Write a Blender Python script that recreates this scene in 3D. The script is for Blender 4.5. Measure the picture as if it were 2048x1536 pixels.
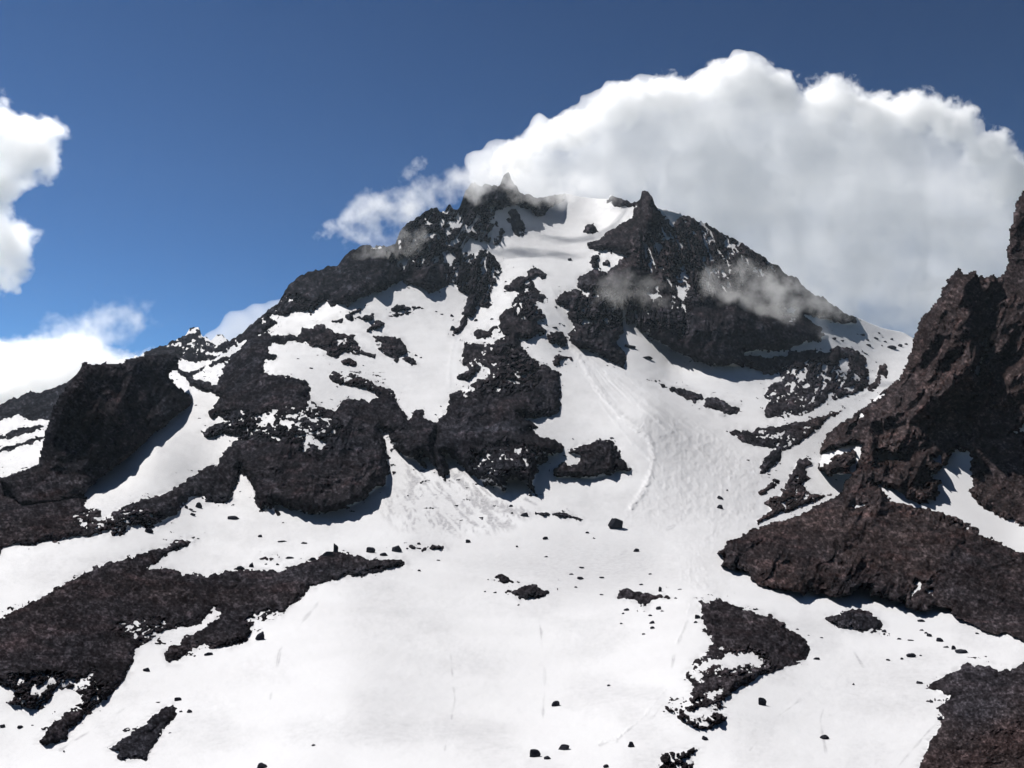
import bpy, math, random
import numpy as np

# ------------------------------------------------------------------ camera, sky, sun, exposure
scene = bpy.context.scene
for o in list(bpy.data.objects):
    bpy.data.objects.remove(o)
PITCH = math.radians(8.0)
FPX = 1773.0                      # focal length in pixels of the 2048 px wide photograph
cam_d = bpy.data.cameras.new('camera')
cam = bpy.data.objects.new('camera', cam_d)
scene.collection.objects.link(cam)
cam.location = (0, 0, 0)
cam.rotation_euler = (math.radians(90) + PITCH, 0, 0)
cam_d.sensor_width = 36.0
cam_d.lens = 36.0 * FPX / 2048.0
cam_d.clip_start = 0.5
cam_d.clip_end = 60000
scene.camera = cam

SUN_EL, SUN_AZ = 56.0, -54.0      # degrees; azimuth from the view direction, negative = left
world = bpy.data.worlds.new('World')
scene.world = world
world.use_nodes = True
wn = world.node_tree
for n in list(wn.nodes):
    wn.nodes.remove(n)
sky = wn.nodes.new('ShaderNodeTexSky')
sky.sky_type = 'NISHITA'
sky.sun_disc = False
sky.sun_elevation = math.radians(SUN_EL)
sky.sun_rotation = math.radians(SUN_AZ)
sky.altitude = 3000
sky.air_density = 1.0
sky.dust_density = 0.3
sky.ozone_density = 2.0
bg = wn.nodes.new('ShaderNodeBackground')
bg.inputs['Strength'].default_value = 0.05
wo = wn.nodes.new('ShaderNodeOutputWorld')
hs = wn.nodes.new('ShaderNodeHueSaturation')
hs.inputs['Saturation'].default_value = 0.97
hs.inputs['Value'].default_value = 0.205
hs.inputs['Hue'].default_value = 0.488
gm = wn.nodes.new('ShaderNodeGamma')
gm.inputs['Gamma'].default_value = 1.9
wn.links.new(sky.outputs[0], gm.inputs['Color'])
wn.links.new(gm.outputs[0], hs.inputs['Color'])
wn.links.new(hs.outputs[0], bg.inputs['Color'])
wn.links.new(bg.outputs[0], wo.inputs['Surface'])

sun_d = bpy.data.lights.new('sun', 'SUN')
sun_d.energy = 4.8
sun_d.angle = math.radians(0.5)
sun_d.color = (1.0, 0.965, 0.92)
sun = bpy.data.objects.new('sun', sun_d)
scene.collection.objects.link(sun)
_e, _a = math.radians(SUN_EL), math.radians(SUN_AZ)
sun_dir = np.array([math.cos(_e) * math.sin(_a), math.cos(_e) * math.cos(_a), math.sin(_e)])
from mathutils import Vector
sun.rotation_euler = Vector(-sun_dir).to_track_quat('-Z', 'Y').to_euler()
sun.location = Vector(sun_dir * 4000)

vs = scene.view_settings
scene.display_settings.display_device = 'sRGB'
vs.view_transform = 'Standard'
vs.look = 'None'
vs.exposure = 0.72
vs.gamma = 1.0
cy = scene.cycles
cy.use_adaptive_sampling = True
cy.adaptive_threshold = 0.025
cy.adaptive_min_samples = 16
cy.use_denoising = True
cy.max_bounces = 32
cy.diffuse_bounces = 3
cy.volume_bounces = 32
cy.transparent_max_bounces = 16
cy.volume_step_rate = 1.0

# ------------------------------------------------------------------ helpers
CP, SP = math.cos(PITCH), math.sin(PITCH)

def ray(px, py):
    """Direction with unit depth along the optical axis of the photograph's view."""
    cx = (px - 1024.0) / FPX
    cy_ = (768.0 - py) / FPX
    return np.stack([cx, CP - cy_ * SP, SP + cy_ * CP], -1)

_rg = np.random.RandomState(7)
_PERM = _rg.permutation(4096).astype(np.int32)
_VAL = _rg.uniform(-1, 1, 4096).astype(np.float32)

def vnoise(p, seed=0):
    """Smooth value noise in -1..1."""
    p = np.asarray(p, np.float64)
    f = np.floor(p)
    i = f.astype(np.int32) + seed * 101
    d = (p - f).astype(np.float32)
    d = d * d * d * (d * (d * 6 - 15) + 10)
    x0, y0, z0 = i[..., 0], i[..., 1], i[..., 2]
    dx, dy, dz = d[..., 0], d[..., 1], d[..., 2]
    hx = [_PERM[(x0 + a) & 4095] for a in (0, 1)]
    hxy = [[_PERM[(h + y0 + b) & 4095] for b in (0, 1)] for h in hx]
    c = [[[_VAL[(_PERM[(h + z0 + e) & 4095])] for e in (0, 1)] for h in r] for r in hxy]
    def L(a, b, t): return a + (b - a) * t
    return L(L(L(c[0][0][0], c[1][0][0], dx), L(c[0][1][0], c[1][1][0], dx), dy),
             L(L(c[0][0][1], c[1][0][1], dx), L(c[0][1][1], c[1][1][1], dx), dy), dz)

def vn2(x, y, seed=0):
    fx = np.floor(x); fy = np.floor(y)
    ix = fx.astype(np.int32) + seed * 101; iy = fy.astype(np.int32) + seed * 37
    dx = (x - fx).astype(np.float32); dy = (y - fy).astype(np.float32)
    dx = dx * dx * dx * (dx * (dx * 6 - 15) + 10); dy = dy * dy * dy * (dy * (dy * 6 - 15) + 10)
    h0 = _PERM[ix & 4095]; h1 = _PERM[(ix + 1) & 4095]
    def V(h, b): return _VAL[_PERM[(h + iy + b) & 4095]]
    a = V(h0, 0); a = a + (V(h1, 0) - a) * dx
    b = V(h0, 1); b = b + (V(h1, 1) - b) * dx
    return a + (b - a) * dy

def wnoise(P, m, lams, amp, seed=0, ridged=False, scale=(1, 1, 1), cut=2.6):
    """Sum of noise octaves with wavelengths in metres; each fades out where it falls under the sampling distance m."""
    out = np.zeros(P.shape[:-1], np.float32)
    sc = np.array(scale)
    for k, lam in enumerate(lams):
        w = np.clip((lam / (m * cut) - 0.7) / 0.6, 0, 1)
        if w.max() <= 0: continue
        n = vnoise(P * sc / lam + 31.7 * k, seed + k * 7)
        if ridged: n = 1.0 - 2.0 * np.abs(n)
        out += n * w * amp(lam, m)
    return out

def sdf(poly, X, Y):
    """Signed distance in pixels, positive inside."""
    P = np.array(poly, np.float64)
    d = np.full(X.shape, 1e9)
    ins = np.zeros(X.shape, bool)
    for a in range(len(P)):
        x0, y0 = P[a - 1]; x1, y1 = P[a]
        ex, ey = x1 - x0, y1 - y0
        L2 = ex * ex + ey * ey
        if L2 < 1e-9: continue
        t = np.clip(((X - x0) * ex + (Y - y0) * ey) / L2, 0, 1)
        d = np.minimum(d, (X - x0 - t * ex) ** 2 + (Y - y0 - t * ey) ** 2)
        c = (y0 > Y) != (y1 > Y)
        if y1 != y0:
            ins ^= c & (X < ex * (Y - y0) / ey + x0)
    d = np.sqrt(d)
    return np.where(ins, d, -d)

def sdf_into(out, poly, X, Y, margin, mode, ids=None, k=0):
    P = np.array(poly)
    bb = (X > P[:, 0].min() - margin) & (X < P[:, 0].max() + margin) & (Y > P[:, 1].min() - margin) & (Y < P[:, 1].max() + margin)
    if not bb.any(): return
    s = sdf(poly, X[bb], Y[bb])
    cur = out[bb]
    if mode == 'max':
        up = s > cur
        if ids is not None:
            c = ids[bb]; c[up] = k; ids[bb] = c
        out[bb] = np.maximum(cur, s)
    else:
        out[bb] = np.minimum(cur, -s)

class TPS:
    def __init__(self, pts):
        p = np.array(pts, float)
        self.c = p[:, :2] / 1000.0
        v = np.log(p[:, 2])
        n = len(p)
        r = np.linalg.norm(self.c[:, None] - self.c[None], axis=-1)
        K = np.where(r > 0, r * r * np.log(np.maximum(r, 1e-9)), 0) + np.eye(n) * 2e-4
        Pm = np.hstack([np.ones((n, 1)), self.c])
        A = np.block([[K, Pm], [Pm.T, np.zeros((3, 3))]])
        self.w = np.linalg.solve(A, np.concatenate([v, np.zeros(3)]))
    def __call__(self, X, Y):
        X = np.asarray(X, float); Y = np.asarray(Y, float)
        sh = X.shape
        x, y = X.ravel() / 1000, Y.ravel() / 1000
        out = self.w[-3] + self.w[-2] * x + self.w[-1] * y
        for (cx, cy_), w in zip(self.c, self.w):
            r2 = (x - cx) ** 2 + (y - cy_) ** 2
            out = out + w * 0.5 * r2 * np.log(np.maximum(r2, 1e-12))
        return np.exp(out).reshape(sh)

def tps_grid(tps, X, Y, st=24):
    """Evaluate on a coarse pixel lattice and interpolate bicubically enough for smooth land."""
    x0, x1, y0, y1 = X.min() - st, X.max() + st, Y.min() - st, Y.max() + st
    gx = np.arange(x0, x1 + 2 * st, st); gy = np.arange(y0, y1 + 2 * st, st)
    G = np.log(tps(*np.meshgrid(gx, gy)))
    u = (X - x0) / st; v = (Y - y0) / st
    i = np.clip(u.astype(int), 1, len(gx) - 3); j = np.clip(v.astype(int), 1, len(gy) - 3)
    fu = u - i; fv = v - j
    def cub(f): 
        return [-.5 * f + f * f - .5 * f ** 3, 1 - 2.5 * f * f + 1.5 * f ** 3, .5 * f + 2 * f * f - 1.5 * f ** 3, -.5 * f * f + .5 * f ** 3]
    cu, cv = cub(fu), cub(fv)
    out = 0
    for a in range(4):
        for b in range(4):
            out = out + cu[a] * cv[b] * G[j + b - 1, i + a - 1]
    return np.exp(out)

def idw(pts, X, Y, p=2.0):
    num = 0; den = 0
    for x, y, v in pts:
        w = 1.0 / ((X - x) ** 2 + (Y - y) ** 2 + 900) ** (p / 2 * 1.5)
        num = num + w * v; den = den + w
    return num / den

def grid_mesh(name, P, keep, mat, attrs=None, smooth=True, col=None):
    """One mesh from a (rows, columns, 3) lattice, keeping the cells marked in keep."""
    R, Cn = P.shape[:2]
    idx = np.arange(R * Cn).reshape(R, Cn)
    q = np.stack([idx[:-1, :-1], idx[:-1, 1:], idx[1:, 1:], idx[1:, :-1]], -1)[keep]
    if len(q) == 0: return None
    used, inv = np.unique(q.ravel(), return_inverse=True)
    V = P.reshape(-1, 3)[used].astype(np.float32)
    me = bpy.data.meshes.new(name)
    me.vertices.add(len(V)); me.vertices.foreach_set('co', V.ravel())
    nf = len(q)
    me.loops.add(nf * 4); me.loops.foreach_set('vertex_index', inv.astype(np.int32))
    me.polygons.add(nf)
    me.polygons.foreach_set('loop_start', (np.arange(nf) * 4).astype(np.int32))
    me.polygons.foreach_set('loop_total', np.full(nf, 4, np.int32))
    me.polygons.foreach_set('use_smooth', np.full(nf, smooth))
    me.update(calc_edges=True)
    for an, A in (attrs or {}).items():
        a = me.attributes.new(an, 'FLOAT', 'POINT')
        a.data.foreach_set('value', A.ravel()[used].astype(np.float32))
    me.materials.append(mat)
    o = bpy.data.objects.new(name, me)
    scene.collection.objects.link(o)
    return o

def tag(o, label=None, cat=None, group=None, kind=None):
    if o is None: return
    if label: o['label'] = label
    if cat: o['category'] = cat
    if group: o['group'] = group
    if kind: o['kind'] = kind

# ------------------------------------------------------------------ materials
def new_mat(name):
    m = bpy.data.materials.new(name); m.use_nodes = True
    nt = m.node_tree
    for n in list(nt.nodes): nt.nodes.remove(n)
    return m, nt

def N(nt, t, **kw):
    n = nt.nodes.new(t)
    for k, v in kw.items(): setattr(n, k, v)
    return n

def mixc(nt, f, a, b, blend='MIX'):
    n = N(nt, 'ShaderNodeMix', data_type='RGBA', blend_type=blend)
    for sock, v in ((n.inputs[0], f), (n.inputs[6], a), (n.inputs[7], b)):
        if hasattr(v, 'links'): nt.links.new(v, sock)
        else: sock.default_value = v
    return n.outputs[2]

def noise(nt, co, scale, detail=4, rough=0.55):
    n = N(nt, 'ShaderNodeTexNoise'); n.inputs['Scale'].default_value = scale
    n.inputs['Detail'].default_value = detail; n.inputs['Roughness'].default_value = rough
    nt.links.new(co, n.inputs['Vector']); return n.outputs['Fac']

def ramp(nt, f, stops):
    n = N(nt, 'ShaderNodeValToRGB'); nt.links.new(f, n.inputs[0])
    e = n.color_ramp.elements
    while len(e) < len(stops): e.new(0.5)
    for k, (p, c) in enumerate(stops):
        e[k].position = p; e[k].color = (c, c, c, 1) if isinstance(c, (int, float)) else (*c, 1)
    return n.outputs['Color']

def rock_material(name='volcanic_rock', gain=1.0):
    m, nt = new_mat(name)
    L = nt.links.new
    co = N(nt, 'ShaderNodeTexCoord').outputs['Object']
    tone = N(nt, 'ShaderNodeAttribute', attribute_name='tone').outputs['Fac']
    crag = N(nt, 'ShaderNodeAttribute', attribute_name='crag').outputs['Fac']
    base = mixc(nt, tone, (0.0185, 0.0188, 0.0235, 1), (0.0335, 0.0255, 0.0255, 1))
    big = ramp(nt, noise(nt, co, 0.010, 5, 0.6), [(0.3, 0.6), (0.5, 0.95), (0.7, 1.45)])
    c = mixc(nt, 1.0, base, big, 'MULTIPLY')
    mid = ramp(nt, noise(nt, co, 0.07, 3, 0.6), [(0.34, 0.72), (0.5, 0.97), (0.66, 1.3)])
    c = mixc(nt, 1.0, c, mid, 'MULTIPLY')
    mt = N(nt, 'ShaderNodeAttribute', attribute_name='mott').outputs['Fac']
    ma = N(nt, 'ShaderNodeMath', operation='MULTIPLY_ADD'); ma.inputs[1].default_value = 0.5; ma.inputs[2].default_value = 0.5
    L(mt, ma.inputs[0])
    c = mixc(nt, 1.0, c, ramp(nt, ma.outputs[0], [(0.12, 0.42), (0.5, 0.95), (0.72, 1.6), (0.92, 3.2)]), 'MULTIPLY')
    # stones, pale and dark
    for sc, hi in ((0.75, 2.6), (0.22, 2.2)):
        vo = N(nt, 'ShaderNodeTexVoronoi'); vo.inputs['Scale'].default_value = sc
        L(co, vo.inputs['Vector'])
        st = ramp(nt, vo.outputs['Color'], [(0.1, 0.6), (0.84, 1.1), (0.95, hi)])
        c = mixc(nt, 0.4, c, st, 'MULTIPLY')
    red = ramp(nt, noise(nt, co, 0.035, 3, 0.5), [(0.52, 0.0), (0.68, 0.55)])
    c = mixc(nt, red, c, mixc(nt, 1.0, c, (1.22, 0.95, 0.90, 1), 'MULTIPLY'))
    # pale weathered faces on bedrock
    pale = mixc(nt, crag, (0, 0, 0, 1), ramp(nt, noise(nt, co, 0.06, 5, 0.7), [(0.5, 0.0), (0.7, 0.8)]))
    c = mixc(nt, pale, c, mixc(nt, 1.0, c, (1.55, 1.42, 1.36, 1), 'MULTIPLY'))
    bs = N(nt, 'ShaderNodeBsdfDiffuse')
    if gain != 1.0: c = mixc(nt, 1.0, c, (gain, gain, gain, 1), 'MULTIPLY')
    L(c, bs.inputs['Color'])
    bs.inputs['Roughness'].default_value = 0.4
    bp = N(nt, 'ShaderNodeBump'); bp.inputs['Strength'].default_value = 0.7; bp.inputs['Distance'].default_value = 3.0
    L(noise(nt, co, 0.22, 10, 0.75), bp.inputs['Height']); L(bp.outputs[0], bs.inputs['Normal'])
    out = N(nt, 'ShaderNodeOutputMaterial'); L(bs.outputs[0], out.inputs['Surface'])
    return m

def snow_material():
    m, nt = new_mat('spring_snow')
    L = nt.links.new
    co = N(nt, 'ShaderNodeTexCoord').outputs['Object']
    dirt_shade = N(nt, 'ShaderNodeAttribute', attribute_name='dirt_shade').outputs['Fac']
    c = mixc(nt, ramp(nt, noise(nt, co, 0.02, 5, 0.6), [(0.35, 0.0), (0.75, 1.0)]), (0.450, 0.452, 0.465, 1), (0.415, 0.415, 0.427, 1))
    sp = ramp(nt, noise(nt, co, 0.35, 6, 0.75), [(0.40, 0.25), (0.62, 0.9)])
    c = mixc(nt, mixc(nt, 1.0, sp, dirt_shade, 'MULTIPLY'), c, (0.20, 0.20, 0.215, 1))
    c = mixc(nt, dirt_shade, c, mixc(nt, 1.0, c, (0.87, 0.865, 0.865, 1), 'MULTIPLY'))
    bs = N(nt, 'ShaderNodeBsdfPrincipled')
    L(c, bs.inputs['Base Color'])
    bs.inputs['Roughness'].default_value = 0.7
    bs.inputs['Specular IOR Level'].default_value = 0.2
    bp = N(nt, 'ShaderNodeBump'); bp.inputs['Strength'].default_value = 0.35; bp.inputs['Distance'].default_value = 0.5
    L(noise(nt, co, 0.25, 7, 0.6), bp.inputs['Height']); L(bp.outputs[0], bs.inputs['Normal'])
    out = N(nt, 'ShaderNodeOutputMaterial'); L(bs.outputs[0], out.inputs['Surface'])
    return m

MROCK, MSNOW = rock_material(), snow_material()
MSTONE = rock_material('weathered_boulder_rock', 2.3)

def cloud_material(name, dens, lumpy=None, aniso=0.0, col=(1, 1, 1, 1), thr=(0.42, 0.62)):
    m, nt = new_mat(name)
    v = N(nt, 'ShaderNodeVolumePrincipled')
    v.inputs['Color'].default_value = col
    v.inputs['Anisotropy'].default_value = aniso
    v.inputs['Density'].default_value = dens
    if lumpy:
        co = N(nt, 'ShaderNodeTexCoord').outputs['Object']
        r = ramp(nt, noise(nt, co, lumpy, 4, 0.6), [(thr[0], 0.0), (thr[1], 1.0)])
        mu = N(nt, 'ShaderNodeMath', operation='MULTIPLY'); mu.inputs[1].default_value = dens
        nt.links.new(r, mu.inputs[0]); nt.links.new(mu.outputs[0], v.inputs['Density'])
    out = N(nt, 'ShaderNodeOutputMaterial'); nt.links.new(v.outputs[0], out.inputs['Volume'])
    return m


# ------------------------------------------------------------------ the lie of the land, read off the photograph
def PL(s):
    return [tuple(float(v) for v in w.split(',')) for w in s.split()]

SKY_MAIN = PL("-360,760 -200,800 0,806 60,786 95,782 130,765 175,738 240,720 300,704 325,694 345,680 370,668 385,658 398,660 405,672 420,680 445,668 458,688 482,668 500,650 520,640 535,624 555,610 565,590 575,572 600,551 625,545 650,535 675,528 700,505 720,494 740,491 770,493 790,490 800,462 815,445 830,432 850,422 868,418 878,422 890,424 897,412 905,414 916,416 924,404 932,380 945,366 962,372 972,366 990,370 1000,368 1010,352 1017,350 1027,366 1040,388 1060,388 1075,396 1100,392 1130,386 1165,394 1212,398 1222,394 1240,397 1255,402 1272,408 1280,398 1284,384 1289,380 1297,386 1306,398 1310,412 1325,420 1345,422 1375,432 1400,440 1430,456 1470,476 1500,498 1530,514 1556,530 1568,545 1600,563 1630,590 1660,606 1690,628 1711,634 1760,655 1810,666 1835,682 1900,700 2000,735 2200,790 2420,830")

T_MAIN = [(0,1536,230),(700,1536,200),(1400,1536,190),(2048,1536,200),(0,1400,270),(700,1400,250),(1400,1400,245),(2048,1400,262),
 (0,1280,330),(700,1280,345),(1400,1280,350),(2048,1280,380),(0,1170,430),(400,1170,500),(900,1150,560),(1300,1150,560),(1650,1150,575),(2048,1150,640),
 (0,1080,540),(400,1060,660),(900,1050,720),(1300,1040,740),(1600,1040,800),(2048,1000,950),(0,1000,720),(100,960,820),(400,960,850),(700,1000,800),
 (950,950,880),(1200,930,930),(1500,920,1050),(1800,900,1250),(300,880,960),(600,850,1030),(850,840,1120),(1050,830,1100),(1300,820,1200),(1600,830,1400),(1850,800,1600),
 (50,900,1150),(50,840,1650),(150,760,2100),(250,830,1300),(400,740,1800),(440,770,1500),(480,690,1800),(350,715,2300),(560,720,1450),(720,720,1520),(850,700,1650),(1000,700,1620),
 (1150,700,1700),(1350,740,1750),(1550,740,1800),(1750,740,2000),(1830,720,2150),(600,630,2100),(800,600,2100),(950,610,2100),(1070,610,1950),(1200,640,1950),(1400,660,1900),
 (1600,650,2100),(1750,665,2350),(650,560,2300),(850,520,2400),(1000,500,2600),(1100,500,2600),(1250,500,2450),(1350,570,2150),(1500,600,2100),(1400,520,2350),(1560,545,2450),
 (850,430,2800),(1000,390,3000),(1110,410,3200),(1210,400,3200),(1290,390,2650),(1400,440,2700),(400,670,3200),
 (2350,1150,700),(2350,900,1500),(2350,780,2300),(-320,1536,240),(-320,1150,440),(-320,950,900),(-320,830,1700),(700,1850,105),(1400,1850,100),(-300,1850,110),(2350,1850,105),
 (2350,1400,270),(2350,2600,34),(1024,2600,30),(-320,2600,34)]

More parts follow.
